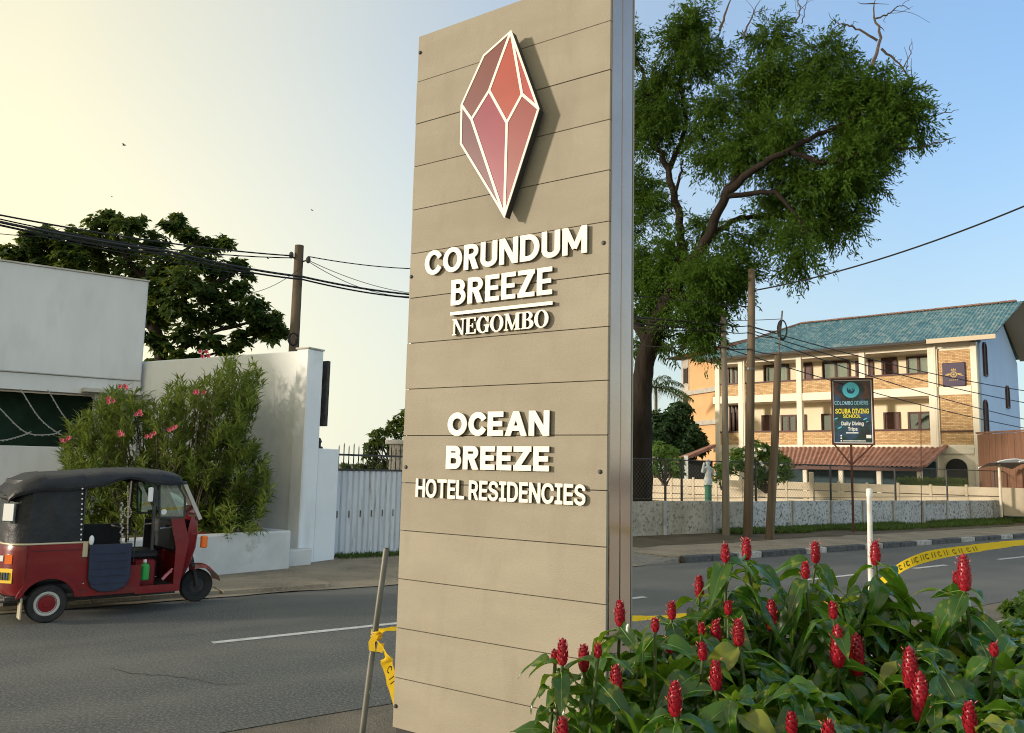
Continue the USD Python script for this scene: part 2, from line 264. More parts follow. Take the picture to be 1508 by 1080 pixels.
K['pvc'] = pm('white_pipe', (0.68, 0.67, 0.64), (0.50, 0.48, 0.44), 9, 0.5, 0.4)
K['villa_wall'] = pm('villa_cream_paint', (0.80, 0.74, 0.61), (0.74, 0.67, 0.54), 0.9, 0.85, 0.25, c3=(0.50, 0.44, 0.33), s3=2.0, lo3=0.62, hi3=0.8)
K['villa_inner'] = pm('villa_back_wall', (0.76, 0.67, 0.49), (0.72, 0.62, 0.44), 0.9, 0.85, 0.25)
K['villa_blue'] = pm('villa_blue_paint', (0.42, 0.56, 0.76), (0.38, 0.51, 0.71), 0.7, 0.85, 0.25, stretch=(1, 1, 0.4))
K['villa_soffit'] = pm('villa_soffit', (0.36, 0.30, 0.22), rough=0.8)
K['brick'] = brickmat('brick_cladding', [(0.0, (0.32, 0.16, 0.075)), (0.35, (0.50, 0.30, 0.14)), (0.65, (0.66, 0.44, 0.22)), (1.0, (0.72, 0.54, 0.32))], (0.30, 0.22, 0.14))
K['teal_roof'] = pm('teal_roof_sheet', (0.055, 0.15, 0.19), (0.11, 0.23, 0.26), 0.9, 0.65, 0.35, c3=(0.26, 0.33, 0.32), s3=2.2, lo3=0.48, hi3=0.66, stretch3=(2.2, 0.8, 0.8), bump=0.3, bscale=9)
K['ridge'] = pm('ridge_tiles', (0.16, 0.09, 0.075), (0.24, 0.15, 0.12), 6, 0.85)
K['red_tile'] = pm('red_clay_tile', (0.25, 0.115, 0.085), (0.36, 0.20, 0.155), 2.2, 0.85, 0.25, c3=(0.15, 0.085, 0.065), s3=5.0, lo3=0.55, hi3=0.68)
K['gutter'] = pm('gutter_beige', (0.50, 0.42, 0.30), rough=0.6)
K['frame_wood'] = pm('brown_window_frame', (0.085, 0.032, 0.022), (0.06, 0.024, 0.018), 8, 0.6)
K['door_wood'] = pm('brown_door_leaf', (0.10, 0.038, 0.028), (0.075, 0.03, 0.022), 5, 0.55)
K['glass'] = glassmat('window_glass', (0.72, 0.76, 0.72), 0.10)
K['curtain'] = pm('pale_curtain', (0.66, 0.62, 0.50), (0.42, 0.41, 0.32), 7, 0.9, stretch=(3, 3, 0.1))
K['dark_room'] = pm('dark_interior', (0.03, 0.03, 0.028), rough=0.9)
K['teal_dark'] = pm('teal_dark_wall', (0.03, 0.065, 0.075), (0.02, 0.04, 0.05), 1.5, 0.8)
K['plaque'] = pm('plaque_purple', (0.035, 0.018, 0.055), rough=0.5)
K['gold'] = pm('gold_emblem', (0.40, 0.27, 0.07), rough=0.4)
K['brown_board'] = pm('brown_board', (0.20, 0.10, 0.06), (0.14, 0.07, 0.042), 2.5, 0.75, stretch=(2, 2, 0.15))
K['precast'] = pm('cream_precast', (0.66, 0.57, 0.43), (0.55, 0.47, 0.35), 1.2, 0.9, 0.2, c3=(0.40, 0.33, 0.25), s3=3.5, lo3=0.62, hi3=0.75)
K['mossy'] = pm('mouldy_concrete', (0.47, 0.485, 0.49), (0.36, 0.37, 0.37), 1.6, 0.9, 0.2, bump=0.4, bscale=22, c3=(0.06, 0.062, 0.058), s3=12.0, lo3=0.50, hi3=0.66)
K['mossy_warm'] = pm('mouldy_concrete_warm', (0.38, 0.355, 0.30), (0.28, 0.26, 0.215), 1.6, 0.9, 0.2, bump=0.4, bscale=22, c3=(0.085, 0.08, 0.065), s3=11, lo3=0.52, hi3=0.68)
K['mossy_post'] = pm('concrete_post', (0.40, 0.40, 0.385), (0.26, 0.26, 0.25), 3, 0.9, 0.2, bump=0.3)
K['grey_sheet'] = pm('grey_roof_sheet', (0.20, 0.21, 0.22), rough=0.35)
K['orange_wall'] = pm('orange_apartment_wall', (0.60, 0.35, 0.17), (0.54, 0.31, 0.15), 1.0, 0.85)
K['orange_trim'] = pm('apartment_trim', (0.44, 0.41, 0.36), (0.32, 0.30, 0.27), 3, 0.85)
K['bark'] = pm('dark_bark', (0.014, 0.011, 0.008), (0.028, 0.021, 0.016), 6, 0.95, 0.15, bump=0.8, bscale=18, stretch=(1, 1, 0.25), bdist=0.03)
K['twig'] = pm('twig_bark', (0.10, 0.075, 0.055), (0.06, 0.045, 0.035), 9, 0.9)
K['palm_trunk'] = pm('palm_trunk', (0.13, 0.11, 0.06), (0.09, 0.075, 0.04), 6, 0.9, bump=0.4, bscale=12, stretch=(0.2, 0.2, 3))
K['leaf_rain'] = leafmat('fine_leaf_green', (0.008, 0.021, 0.004), (0.052, 0.105, 0.011), 0.6, 0.25, (0.11, 0.19, 0.015), 0.1, 0.35)
K['leaf_almond'] = leafmat('broad_leaf_green', (0.020, 0.045, 0.010), (0.085, 0.120, 0.020), 0.55, 0.3, (0.18, 0.23, 0.03), 0.12, 0.3)
K['leaf_oleander'] = leafmat('oleander_leaf', (0.032, 0.075, 0.016), (0.170, 0.210, 0.038), 0.5, 0.3, (0.26, 0.32, 0.05), 0.15, 0.9)
K['leaf_shrub'] = leafmat('shrub_leaf', (0.035, 0.085, 0.014), (0.11, 0.20, 0.03), 0.5, 0.3, (0.20, 0.30, 0.03), 0.3, 1.2)
K['leaf_dark'] = leafmat('dark_shrub_leaf', (0.012, 0.035, 0.010), (0.030, 0.070, 0.016), 0.55, 0.25, None, 0.3, 0.8)
K['leaf_palm'] = leafmat('palm_leaf', (0.04, 0.075, 0.02), (0.09, 0.14, 0.035), 0.5, 0.3, None, 0.3, 1.2)
K['costus_leaf'] = leafmat('costus_leaf', (0.007, 0.034, 0.004), (0.040, 0.108, 0.008), 0.22, 0.26, (0.24, 0.42, 0.02), 0.55, 5.0, (0.15, 0.17, 0.02))
K['costus_rib'] = pm('costus_midrib', (0.13, 0.24, 0.05), rough=0.45)
K['costus_stem'] = pm('costus_stem', (0.07, 0.11, 0.03), (0.05, 0.07, 0.025), 20, 0.5)
K['costus_red'] = pm('costus_red_bract', (0.29, 0.007, 0.019), (0.19, 0.005, 0.012), 60, 0.38, 0.5, obj=True)
K['costus_tip'] = pm('costus_pale_tip', (0.62, 0.16, 0.13), rough=0.45)
K['pink'] = pm('oleander_pink', (0.46, 0.075, 0.105), (0.36, 0.05, 0.08), 30, 0.6)
K['white_petal'] = pm('white_petal', (0.78, 0.76, 0.66), rough=0.6)
K['grass'] = leafmat('grass_blade', (0.035, 0.075, 0.014), (0.10, 0.15, 0.03), 0.6, 0.3, None, 0.3, 0.7)
K['red_paint'] = pm('red_vehicle_paint', (0.155, 0.004, 0.007), (0.12, 0.003, 0.005), 2, 0.30, 0.45, coat=0.3, c3=(0.10, 0.035, 0.027), s3=5, lo3=0.52, hi3=0.9, bump=0.12, bscale=5, bdist=0.03)
K['canvas'] = pm('black_canvas', (0.012, 0.013, 0.016), (0.024, 0.025, 0.027), 3, 0.5, 0.28, bump=0.5, bscale=9, bdist=0.03)
K['canvas_in'] = pm('dark_lining', (0.015, 0.015, 0.017), rough=0.8)
K['vinyl'] = pm('navy_vinyl', (0.018, 0.026, 0.055), (0.012, 0.018, 0.04), 6, 0.5)
K['seat_black'] = pm('black_seat_vinyl', (0.012, 0.012, 0.014), rough=0.45)
K['rubber'] = pm('tyre_rubber', (0.014, 0.014, 0.014), (0.03, 0.028, 0.025), 12, 0.85)
K['rim_white'] = pm('white_rim', (0.42, 0.40, 0.37), rough=0.5)
K['chrome'] = pm('bright_metal', (0.65, 0.66, 0.66), rough=0.22, metal=0.9)
K['brass'] = pm('beige_trim', (0.50, 0.44, 0.30), rough=0.4, metal=0.3)
K['amber'] = pm('amber_lens', (0.75, 0.16, 0.02), rough=0.25)
K['plate'] = pm('yellow_plate', (0.80, 0.52, 0.02), rough=0.5)
K['flap'] = pm('pale_mudflap', (0.40, 0.36, 0.26), (0.28, 0.25, 0.18), 9, 0.8)
K['windscreen'] = glassmat('vehicle_glass', (0.55, 0.72, 0.66), 0.14)
K['bottle_green'] = pm('green_plastic', (0.03, 0.32, 0.06), rough=0.3)
K['white_plastic'] = pm('white_plastic', (0.72, 0.72, 0.70), rough=0.4)
K['pinkcloth'] = pm('pink_cloth', (0.55, 0.18, 0.22), rough=0.8)
K['poster'] = pm('poster_print', (0.020, 0.012, 0.016), (0.012, 0.05, 0.04), 1.4, 0.4, 0.4, c3=(0.03, 0.07, 0.16), s3=2.2, lo3=0.5, hi3=0.65)
K['poster_brown'] = pm('poster_brown', (0.13, 0.06, 0.05), (0.05, 0.025, 0.025), 3.0, 0.4)
K['poster_blue'] = pm('poster_aqua', (0.10, 0.56, 0.68), (0.07, 0.46, 0.58), 4, 0.4)
K['ink_blue'] = pm('ink_pale_blue', (0.30, 0.62, 0.82), rough=0.4)
K['ink_yellow'] = pm('ink_yellow', (0.85, 0.72, 0.06), rough=0.4)
K['ink_white'] = pm('ink_white', (0.78, 0.80, 0.78), rough=0.4)
K['ink_navy'] = pm('ink_navy', (0.01, 0.05, 0.12), rough=0.4)
K['statue'] = pm('statue_white', (0.60, 0.64, 0.64), (0.42, 0.46, 0.46), 8, 0.7)
K['statue_green'] = pm('statue_green', (0.05, 0.18, 0.12), rough=0.7)
K['bird'] = pm('bird_dark', (0.03, 0.028, 0.026), rough=0.8)
K['string'] = pm('pale_light_cord', (0.30, 0.31, 0.29), rough=0.6)

# ---------------------------------------------------------------- foliage helpers
def leaves(P, D, U, L, Wd, bend=0.25, mid=True):
    """One pointed leaf (4 triangles) at each of the points P, growing along D, its face turned to U."""
    P, D, U = (np.asarray(x, float) for x in (P, D, U)); n = len(P); L = np.broadcast_to(L, n)[:, None]; Wd = np.broadcast_to(Wd, n)[:, None]
    D = D / np.linalg.norm(D, axis=1, keepdims=True); S = np.cross(D, U); S /= np.linalg.norm(S, axis=1, keepdims=True) + 1e-9; N = np.cross(S, D)
    b = P; m = P + D * L * 0.5 + N * L * bend * 0.15; t = P + D * L - N * L * bend * 0.5
    l, r = m - S * Wd / 2 + N * Wd * 0.15, m + S * Wd / 2 + N * Wd * 0.15
    if mid:
        v = np.stack([b, l, m, r, t], 1).reshape(-1, 3); k = np.arange(n)[:, None] * 5
        f = np.concatenate([k + [0, 2, 1], k + [0, 3, 2], k + [1, 2, 4], k + [2, 3, 4]], 0)
    else:
        v = np.stack([b, l, r, t], 1).reshape(-1, 3); k = np.arange(n)[:, None] * 4
        f = np.concatenate([k + [0, 2, 1], k + [1, 2, 3]], 0)
    return v, f
def unit(n, r=rng):
    d = r.normal(size=(n, 3)); return d / np.linalg.norm(d, axis=1, keepdims=True)
def in_ball(n, r=rng, shell=0.45):
    return unit(n, r) * (shell + (1 - shell) * r.random((n, 1))) ** 0.8
def feathery(m, c, R, sprays, per, L, W, r=rng):
    """A clump of fine drooping foliage: short twigs that carry small narrow leaves."""
    o = c + in_ball(sprays, r, 0.15) * R
    d = (o - c) / (np.linalg.norm(o - c, axis=1, keepdims=True) + 1e-6) * 0.7 + unit(sprays, r) * 0.6; d[:, 2] -= 0.15
    d /= np.linalg.norm(d, axis=1, keepdims=True)
    s = r.random((sprays, per)); ln = r.uniform(0.45, 0.9, (sprays, 1))
    p = o[:, None] + d[:, None] * (s * ln)[..., None]; p[..., 2] -= (s * ln) ** 2 * 0.35
    p = (p + r.normal(size=p.shape) * 0.05).reshape(-1, 3)
    dd = np.repeat(d, per, 0) + r.normal(size=(sprays * per, 3)) * 0.6; dd[:, 2] -= 0.5
    m.add(*leaves(p, dd, unit(len(p), r), L * r.uniform(0.7, 1.3, len(p)), W, 0.3, False))
def rosettes(m, c, R, k, per, L, W, r=rng, up=0.4, shell=0.5, flat=1.0):
    o = c + in_ball(k, r, shell) * np.array(R)
    th = (np.arange(per) / per * 2 * np.pi)[None] + r.random((k, 1)) * 6.28 + r.normal(size=(k, per)) * 0.3
    ax = (o - c); ax /= np.linalg.norm(ax, axis=1, keepdims=True) + 1e-6; ax = ax * 0.6 + np.array([0, 0, up]) + unit(k, r) * 0.25; ax /= np.linalg.norm(ax, axis=1, keepdims=True)
    a = np.cross(ax, unit(k, r)); a /= np.linalg.norm(a, axis=1, keepdims=True) + 1e-6; b = np.cross(ax, a)
    d = np.cos(th)[..., None] * a[:, None] + np.sin(th)[..., None] * b[:, None] + ax[:, None] * r.uniform(-0.1, 0.8, (k, per, 1)) * flat
    d = d.reshape(-1, 3); p = np.repeat(o, per, 0); U = np.repeat(ax, per, 0)
    m.add(*leaves(p, d, U + r.normal(size=U.shape) * 0.2, L * r.uniform(0.7, 1.25, len(p)), W * r.uniform(0.8, 1.2, len(p)), 0.3))
def limb(m, pts, r0, r1, n=9, steps=5, wob=0.0):
    pts = np.array(pts, float)
    t = np.linspace(0, len(pts) - 1, (len(pts) - 1) * steps + 1); i = np.clip(t.astype(int), 0, len(pts) - 2); x = (t - i)[:, None]
    g = np.gradient(pts, axis=0); a, b = pts[i], pts[i + 1]
    q = (2 * x**3 - 3 * x**2 + 1) * a + (x**3 - 2 * x**2 + x) * g[i] + (-2 * x**3 + 3 * x**2) * b + (x**3 - x**2) * g[i + 1]
    if wob: q[1:-1] += rng.normal(size=q[1:-1].shape) * wob
    m.tube(q, np.linspace(r0, r1, len(q)), n); return q

# ================================================================ THE SETTING
structure('ground', M().box(-900, 900, -300, 1500, -0.6, -0.014), K['dirt'])
def band(t0, t1, o0, o1, z, nt=2, wob0=0.0, wob1=0.0, seed=3):
    r = np.random.default_rng(seed); t = np.linspace(t0, t1, nt); P = np.zeros((nt, 2, 3))
    for i, x in enumerate(t):
        e0 = (meshkit.noise(np.array([x * 1.3, 0.5, seed])) - .5) * 2 * wob0 + (meshkit.noise(np.array([x * 5, 7.5, seed])) - .5) * wob0
        e1 = (meshkit.noise(np.array([x * 1.1, 3.5, seed])) - .5) * 2 * wob1 + (meshkit.noise(np.array([x * 4, 9.5, seed])) - .5) * wob1
        P[i, 0] = road(x, o0 + e0, z); P[i, 1] = road(x, o1 + e1, z)
    return P
structure('road', M().grid(band(-120, 200, 6.0, 11.76, 0.0, 400, 0.10, 0.03)), K['asphalt'])
structure('road_shoulder', M().grid(band(-40, 60, 4.6, 6.25, -0.005, 60, 0, 0)), K['shoulder'])
structure('forecourt', M().hull([road(t, o, z) for t in (-30, 60) for o in (-30, 5.02) for z in (-0.3, 0.06)]), K['forecourt'])
for t0, t1 in ((-14, -11), (-5.5, -2.8), (2.7, 5.7), (6.9, 9.05), (12.9, 14.75), (16.8, 18.15), (20.6, 22.4), (24.5, 26.5), (29, 31), (34, 36)):
    structure('centre_line_dash', M().grid(band(t0, t1, 8.865, 8.975, 0.004, 14, 0.006, 0.006, 5)), K['paint'])
# a tarred crack in the near lane
cr = [G(x, y, 0.0035) for x, y in ((165, 983), (195, 991), (225, 994), (255, 996), (285, 1001), (312, 1007), (340, 1008), (362, 1007))]
cr = np.array(cr); ti = np.linspace(0, len(cr) - 1, 60); cr = np.stack([np.interp(ti, range(len(cr)), cr[:, k]) for k in range(3)], 1); cr[:, 1] += (meshkit.noise(np.stack([ti * 3.1, ti * 0, ti * 0], 1)) - .5) * .06
P = np.array([[c - [0, .002 + .006 * meshkit.noise(np.array([k * .7, 1, 1])), 0], c + [0, .002 + .006 * meshkit.noise(np.array([k * .6, 5, 1])), 0]] for k, c in enumerate(cr)])
structure('road_crack', M().grid(P), pm('tarred_crack', (0.046, 0.047, 0.047), rough=0.85))
T_K = road_t(G(985, 826))                                          # where the painted kerb begins
structure('pavement_slab', M().grid(band(-60, T_K - 1.1, 11.72, 16.4, 0.012, 160, 0.10, 0, 8)), K['pavement'])
slab = M()
for i in range(7):
    t = -6.2 + i * 1.65
    slab.hull([road(a, b, z) for a in (t + .015, t + 1.63) for b in (11.92 + .03 * (i % 3), 13.2) for z in (0.0, 0.06)])
structure('concrete_edge_slabs', slab, K['pavement'])
structure('pavement', M().hull([road(t, o, z) for t in (T_K - .2, 90) for o in (11.9, 16.4) for z in (-0.1, 0.115)]), K['pavement'])
ramp = M().hull([road(T_K - 1.3, 11.78, 0.005), road(T_K - 1.3, 14, 0.02), road(T_K - .15, 11.78, 0.10), road(T_K - .15, 14, 0.112), road(T_K - .15, 11.78, -0.05), road(T_K - 1.3, 11.78, -0.05), road(T_K - .15, 14, -.05), road(T_K - 1.3, 14, -.05)])
structure('driveway_ramp', ramp, K['kerb_raw'])
kerb = thing('kerb', 'black and white painted kerb along the far side of the road', 'kerb', road(T_K, 11.75), RA, kind='structure')
for i in range(46):
    x = i * 0.84
    part('kerb_stone', M().box(x + .008, x + .832, -0.03 + rng.uniform(-.008, .008), 0.15, -0.05, 0.128 + rng.uniform(-.008, .008), 0.018), K['kerb_black'] if i % 3 != 2 else K['kerb_white'], kerb)
# raised ground behind the low wall
LW0, LW1 = G(928, 797), G(1466, 772); LWF = Frame(LW0, ang(LW0, LW1))
q = [np.array([*(LWF.o + u * LWF.x + w * LWF.y), z]) for u in (-14, 60) for w in (0.25, 120) for z in (-0.4, 0.33)]
structure('lot_ground', M().hull(q), K['dirt'])
def blades(m, pts, h, w, r=rng):
    n = len(pts); d = r.normal(size=(n, 3)) * 0.35; d[:, 2] = 1
    m.add(*leaves(pts, d, unit(n, r), h * r.uniform(0.5, 1.3, n), w, 0.5, False))
structure('verge_soil', M().grid(band(T_K + .6, 80, 13.7, 15.92, 0.120, 150, .16, 0, 12)), K['verge_soil'])
g = M(); n = 22000; t = rng.uniform(road_t(G(1118, 798)), 42, n); o = 15.75 - rng.random(n) ** 1.6 * np.clip((t - T_K - 1) * .13, .3, 1.5)
keep = meshkit.noise(np.stack([t * .8, o * 1.5, 0 * t], 1)) > 0.33
blades(g, np.array([road(a, b, 0.115) for a, b in zip(t[keep], o[keep])]), 0.16, 0.03)
single('verge_grass', g, K['grass'], 'strip of green grass between the far pavement and the low grey wall', 'grass', kind='stuff')
g = M(); t = rng.uniform(road_t(G(490, 822)), road_t(G(640, 805)), 1400); o = rng.normal(15.35, 0.14, 1400)
blades(g, np.array([road(a, b, 0.01) for a, b in zip(t, o)]), 0.10, 0.02)
single('gate_weeds', g, K['grass'], 'low weeds along the foot of the white metal gate', 'weeds', kind='stuff')

# ================================================================ RIGHT SIDE: low wall, fences, villa
lw = thing('low_wall', 'low mould-stained concrete panel wall behind the far pavement', 'wall', LWF.loc(0.0), LWF.a)
posts = [-9.5, -7, -4.7, -2.3] + [LWF.px(920 + x / 2.565, 770)[0] for x in (-62, 152, 338, 480, 560, 640, 785, 905, 1020, 1132, 1222, 1312, 1400)] + [LWF.px(1508, 770)[0] + k * 2.4 for k in range(0, 8)]
for i in range(len(posts) - 1):
    a, b = posts[i], posts[i + 1]; top = 1.03 - 0.004 * a + rng.uniform(-.012, .012)
    warm = i < 7
    part('wall_panel', M().box(a + .075, b - .055, 0.02 + rng.uniform(0, .02), 0.14, -0.05, top, 0.012), K['mossy_warm'] if warm else K['mossy'], lw)
    part('wall_post', M().box(a - .065, a + .065, -0.02, 0.17, -0.05, top + 0.012, 0.012), K['mossy_post'], lw)
part('coping_gap', M().box(LWF.px(1365, 745)[0], LWF.px(1396, 745)[0], -0.004, 0.018, 0.86, 0.985), K['mossy_warm'], lw)
# chain-link fence on posts just behind it
cf = thing('chain_link_fence', 'thin dark chain-link fence with slim posts above the low grey wall', 'fence', LWF.loc(0.0), LWF.a)
px_posts = [980, 1004, 1113, 1223, 1318, 1394, 1464]
us = [-6.0, -3.0, -.5] + [LWF.px(x, 700, 0.35)[0] for x in px_posts] + [LWF.px(1508, 700, .35)[0] + 1.4 + 2.6 * k for k in range(4)]
for u in us: part('fence_post', M().box(u - .025, u + .025, 0.33, 0.38, 0.3, 2.18, 0), K['black_metal'], cf)
part('top_rail', M().tube([(us[0], .355, 2.2), (us[-1], .355, 2.14)], 0.018, 6), K['black_metal'], cf)
part('mid_wire', M().tube([(us[0], .355, 1.1), (us[-1], .355, 1.1)], 0.008, 4), K['black_metal'], cf)
wm = M()
for u in np.arange(us[0], us[-1], 0.13):
    for s in (-1, 1): wm.tube([(u, .355, 1.05), (u + s * 1.12, .355, 2.17)], 0.0022, 3, False)
part('wire_mesh', wm, K['galv'], cf, kind='stuff')
# cream precast fence
PF0, PF1 = at(955, 701, 42), at(1473, 716, 34); PFF = Frame(PF0, ang(PF0, PF1))
pf = thing('precast_fence', 'cream precast concrete panel fence in front of the villa', 'fence', PFF.loc(0.33), PFF.a)
pp = [PFF.px(920 + x / 2.565, 720)[0] for x in (10, 92, 175, 258, 345, 440, 535, 610, 705, 808, 915, 1032, 1155, 1290, 1420, 1560)]
for i, (a, b) in enumerate(zip(pp[:-1], pp[1:])):
    for k in range(3): part('precast_panel', M().box(a + .05, b - .05, 0.02, 0.08, 0.02 + k * .385, 0.375 + k * .385, 0.015), K['precast'], pf)
    part('precast_post', M().box(a - .055, a + .055, 0.0, 0.12, 0, 1.2 + .03 * (i % 2), 0.012), K['precast'], pf)
tall = PFF.px(1195, 720)[0]; part('tall_post', M().box(tall - .09, tall + .09, -0.06, 0.1, 0, 1.62, 0.015), K['precast'], pf)
gb = PFF.px(1476, 720)[0]; part('gate_block', M().box(gb, gb + 3.5, -0.1, 0.25, 0, 1.15, 0.02), K['precast'], pf)

# ---------------------------------------------------------------- the villa
VA, VB = at(1053, 656, 49), at(1441, 658, 39.5); V = Frame(VA, ang(VA, VB))
villa = thing('villa', 'cream three-storey villa with teal roof, brick balconies and blue end wall', 'building', V.loc(0.3), V.a)
ZB = 0.3
c3 = lambda x, y: (920 + x / 2.565, 430 + y / 2.565)
c7 = lambda x, y: (1050 + x / 4.309, 480 + y / 4.309)
LU = V.px(*c3(1337, 400))[0]; WB = 1.55                            # facade length, balcony depth
zf1, zbm0, zbm1, ze = 3.38, 5.78, 6.40, 8.78                     # first floor, beam, top floor, eaves
zbm0 = V.px(*c7(900, 462))[1]; zbm1 = V.px(*c7(900, 412))[1]
zp1 = V.px(*c7(480, 668))[1]; zp2 = V.px(*c7(1300, 302))[1]
ZE = 8.5
body = M()
body.box(0.05, LU - 1.95, WB, WB + 8, 0.0, ZE - ZB)                 # rooms behind the balconies
part('back_wall', body, K['villa_inner'], villa)
uR0, uR1 = V.px(*c3(1172, 400))[0], V.px(*c3(1312, 400))[0]         # brick bay at the right end
part('end_bay', M().box(uR0 - .05, LU - .005, 0.05, 8.2, 0, ZE - ZB - .02), K['villa_wall'], villa)
part('end_bay_brick', M().box(uR0 + .2, uR1, 0.0, 0.045, zf1 + .05 - ZB, zbm0 - ZB + .1), K['brick'], villa)
part('end_bay_brick', M().box(uR0 + .2, uR1, 0.0, 0.045, zbm1 - ZB - .1, ZE - .35 - ZB), K['brick'], villa)
zs = V.px(*c3(1250, 527))[1] - ZB
part('sill_band', M().box(uR0 + .2, uR1, -0.05, 0.0, zs - .05, zs + .05), K['frame_wood'], villa)
slab = lambda z0, z1, w0, name='floor_beam': part(name, M().box(-.1, LU - .3, w0, WB + .02, z0 - ZB, z1 - ZB), K['villa_wall'], villa)
slab(zbm0, zbm1, -0.04); slab(zf1 - .38, zf1 + .06, -0.04); slab(ZE - .25, ZE, -0.03)
cols = [c3(x, 400) for x in (352, 440, 661, 901, 1163)]
for i, c in enumerate(cols):
    u = V.px(*c)[0]; wd = .15
    part('column', M().box(u - wd, u + wd, -0.09, 0.2, 0, ZE - ZB - .04, 0.015), K['villa_wall'], villa)
part('column', M().box(uR1 + .01, LU, -0.06, 0.2, 0, ZE - ZB - .04, 0.015), K['villa_wall'], villa)
ucs = [V.px(*c)[0] for c in cols]
for a, b in zip(ucs[:-1], ucs[1:]):
    for z0, z1 in ((zf1 + .06, zp1), (zbm1, zp2)):
        part('balcony_brick', M().box(a + .15, b - .15, 0.0, 0.14, z0 - ZB, z1 - ZB - .06), K['brick'], villa)
        part('balcony_rail', M().box(a + .15, b - .15, -0.03, 0.17, z1 - ZB - .06, z1 - ZB + .03), K['frame_wood'], villa)
for u in (V.px(*c3(447, 300))[0] + .12, V.px(*c3(1176, 300))[0]):
    part('drain_pipe', M().tube([(u, -.13, 3.0), (u, -.13, ZE - ZB - .1)], 0.05, 8), K['villa_wall'], villa)
def window(x0, y0, x1, y1, kind='window', mull=1, w=WB):
    u0, z1 = V.px(*c7(x0, y0), w); u1, z0 = V.px(*c7(x1, y1), w); floor = zbm1 if z0 > 6 else zf1
    z0, z1 = z0 - ZB, z1 - ZB
    if kind == 'door':
        z0 = floor - ZB
        d = part('door', M().box(u0 + .09, u1 - .09, w - .06, w - .01, z0, z1 - .09), K['door_wood'], villa)
        f = M().box(u0, u0 + .09, w - .1, w - .002, z0, z1); f.box(u1 - .09, u1, w - .1, w - .002, z0, z1); f.box(u0 + .09, u1 - .09, w - .1, w - .002, z1 - .09, z1)
        part('frame', f, K['frame_wood'], d); return
    z0 = min(z0, (zp2 if z0 + ZB > 6 else zp1) - ZB - .12)
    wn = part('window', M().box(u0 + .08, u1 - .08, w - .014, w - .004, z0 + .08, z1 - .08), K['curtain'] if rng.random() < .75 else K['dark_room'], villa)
    f = M()
    for a, b in ((u0, u0 + .1), (u1 - .1, u1)): f.box(a, b, w - .12, w - .02, z0, z1)
    f.box(u0 + .1, u1 - .1, w - .12, w - .02, z1 - .1, z1); f.box(u0 + .1, u1 - .1, w - .12, w - .02, z0, z0 + .1)
    for k in range(mull):
        c = u0 + (u1 - u0) * (k + 1) / (mull + 1); f.box(c - .06, c + .06, w - .115, w - .02, z0 + .1, z1 - .1)
    part('frame', f, K['frame_wood'], wn); part('pane', M().box(u0 + .1, u1 - .1, w - .06, w - .05, z0 + .1, z1 - .1), K['glass'], wn)
for a in ((97, 245, 165, 352), (325, 253, 485, 345), (697, 230, 870, 325), (1228, 198, 1388, 297)): window(*a)
for a in ((578, 238, 632, 335), (905, 225, 935, 322), (985, 214, 1020, 315), (1070, 206, 1172, 305)): window(*a, kind='door')
for a in ((432, 567, 537, 665), (690, 560, 830, 664), (1238, 548, 1392, 660), (105, 500, 165, 668)): window(*a)
for a in ((310, 568, 372, 668), (565, 563, 594, 665), (1083, 550, 1190, 662)): window(*a, kind='door')
# roof: corrugated sheets, one slope each side, with a hipped left end
uE0, zE = V.px(*c3(372, 246), -0.75); uE1, _ = V.px(*c3(1395, 180), -0.75); zE = 8.62
wr = 4.3; uRg0 = 3.6; uRg1 = LU + 1.35
zR = V.px(*c3(1400, 48), wr)[1]; zRl = V.px(*c3(620, 124), wr)[1]; zR = (zR + zRl) / 2
nu = int((uRg1 + .9 + 2) / 0.045); uu = np.linspace(-1.1, uRg1, nu); P = np.zeros((nu, 9, 3))
for i, u in enumerate(uu):
    umax = uE1 + (uRg1 - uE1)                                      # verge runs out to the right as it climbs
    for j, s in enumerate(np.linspace(0, 1, 9)):
        hip = np.clip((u + 1.1) / (uRg0 + 1.1), 0, 1); s2 = s * min(hip, 1.0)
        ux = min(u, uE1 + (uRg1 - uE1) * s2 + 0.0) if u > uE1 else u
        P[i, j] = (ux, -0.75 + (wr + .75) * s2, (zE - ZB) + (zR - zE) * s2 + 0.028 * math.sin(u * 2 * math.pi / 0.18) + 0.012 * (j % 2))
part('roof', M().grid(P), K['teal_roof'], villa, smooth=40)
part('roof_back', M().add([(uRg0, wr, zR - ZB), (uRg1, wr, zR - ZB), (uE1, wr + 5.1, zE - ZB), (-1.1, wr + 5.1, zE - ZB), (-1.1, -.75, zE - ZB)], [(0, 1, 2), (0, 2, 3), (0, 3, 4)]), K['teal_roof'], villa)
rt = M()
for k in range(int((uRg1 - uRg0) / .4)): rt.box(uRg0 + k * .4, uRg0 + k * .4 + .385, wr - .13, wr + .13, zR - ZB + .0, zR - ZB + .09 + .02 * rng.random(), 0.03)
part('ridge_tiles', rt, K['ridge'], villa)
hp = M()
for k in range(16):
    a = k / 16; b = (k + .93) / 16; pt = lambda s: np.array([-1.1 + (uRg0 + 1.1) * s, -.75 + (wr + .75) * s, zE - ZB + (zR - zE) * s + .05])
    hp.obox(pt(a), pt(b), .2, .09)
part('hip_tiles', hp, K['ridge'], villa)
part('gutter', M().box(-1.0, V.px(*c3(1140, 195), -.75)[0], -0.92, -0.78, zE - ZB - .14, zE - ZB - .01), K['wire'], villa)
part('gutter', M().box(V.px(*c3(1143, 195), -.75)[0], uE1 + .1, -0.95, -0.78, zE - ZB - .2, zE - ZB + .02), K['gutter'], villa)
part('soffit', M().box(-1.0, LU, -0.78, 0.05, zE - ZB - .12, zE - ZB - .09), K['villa_soffit'], villa)
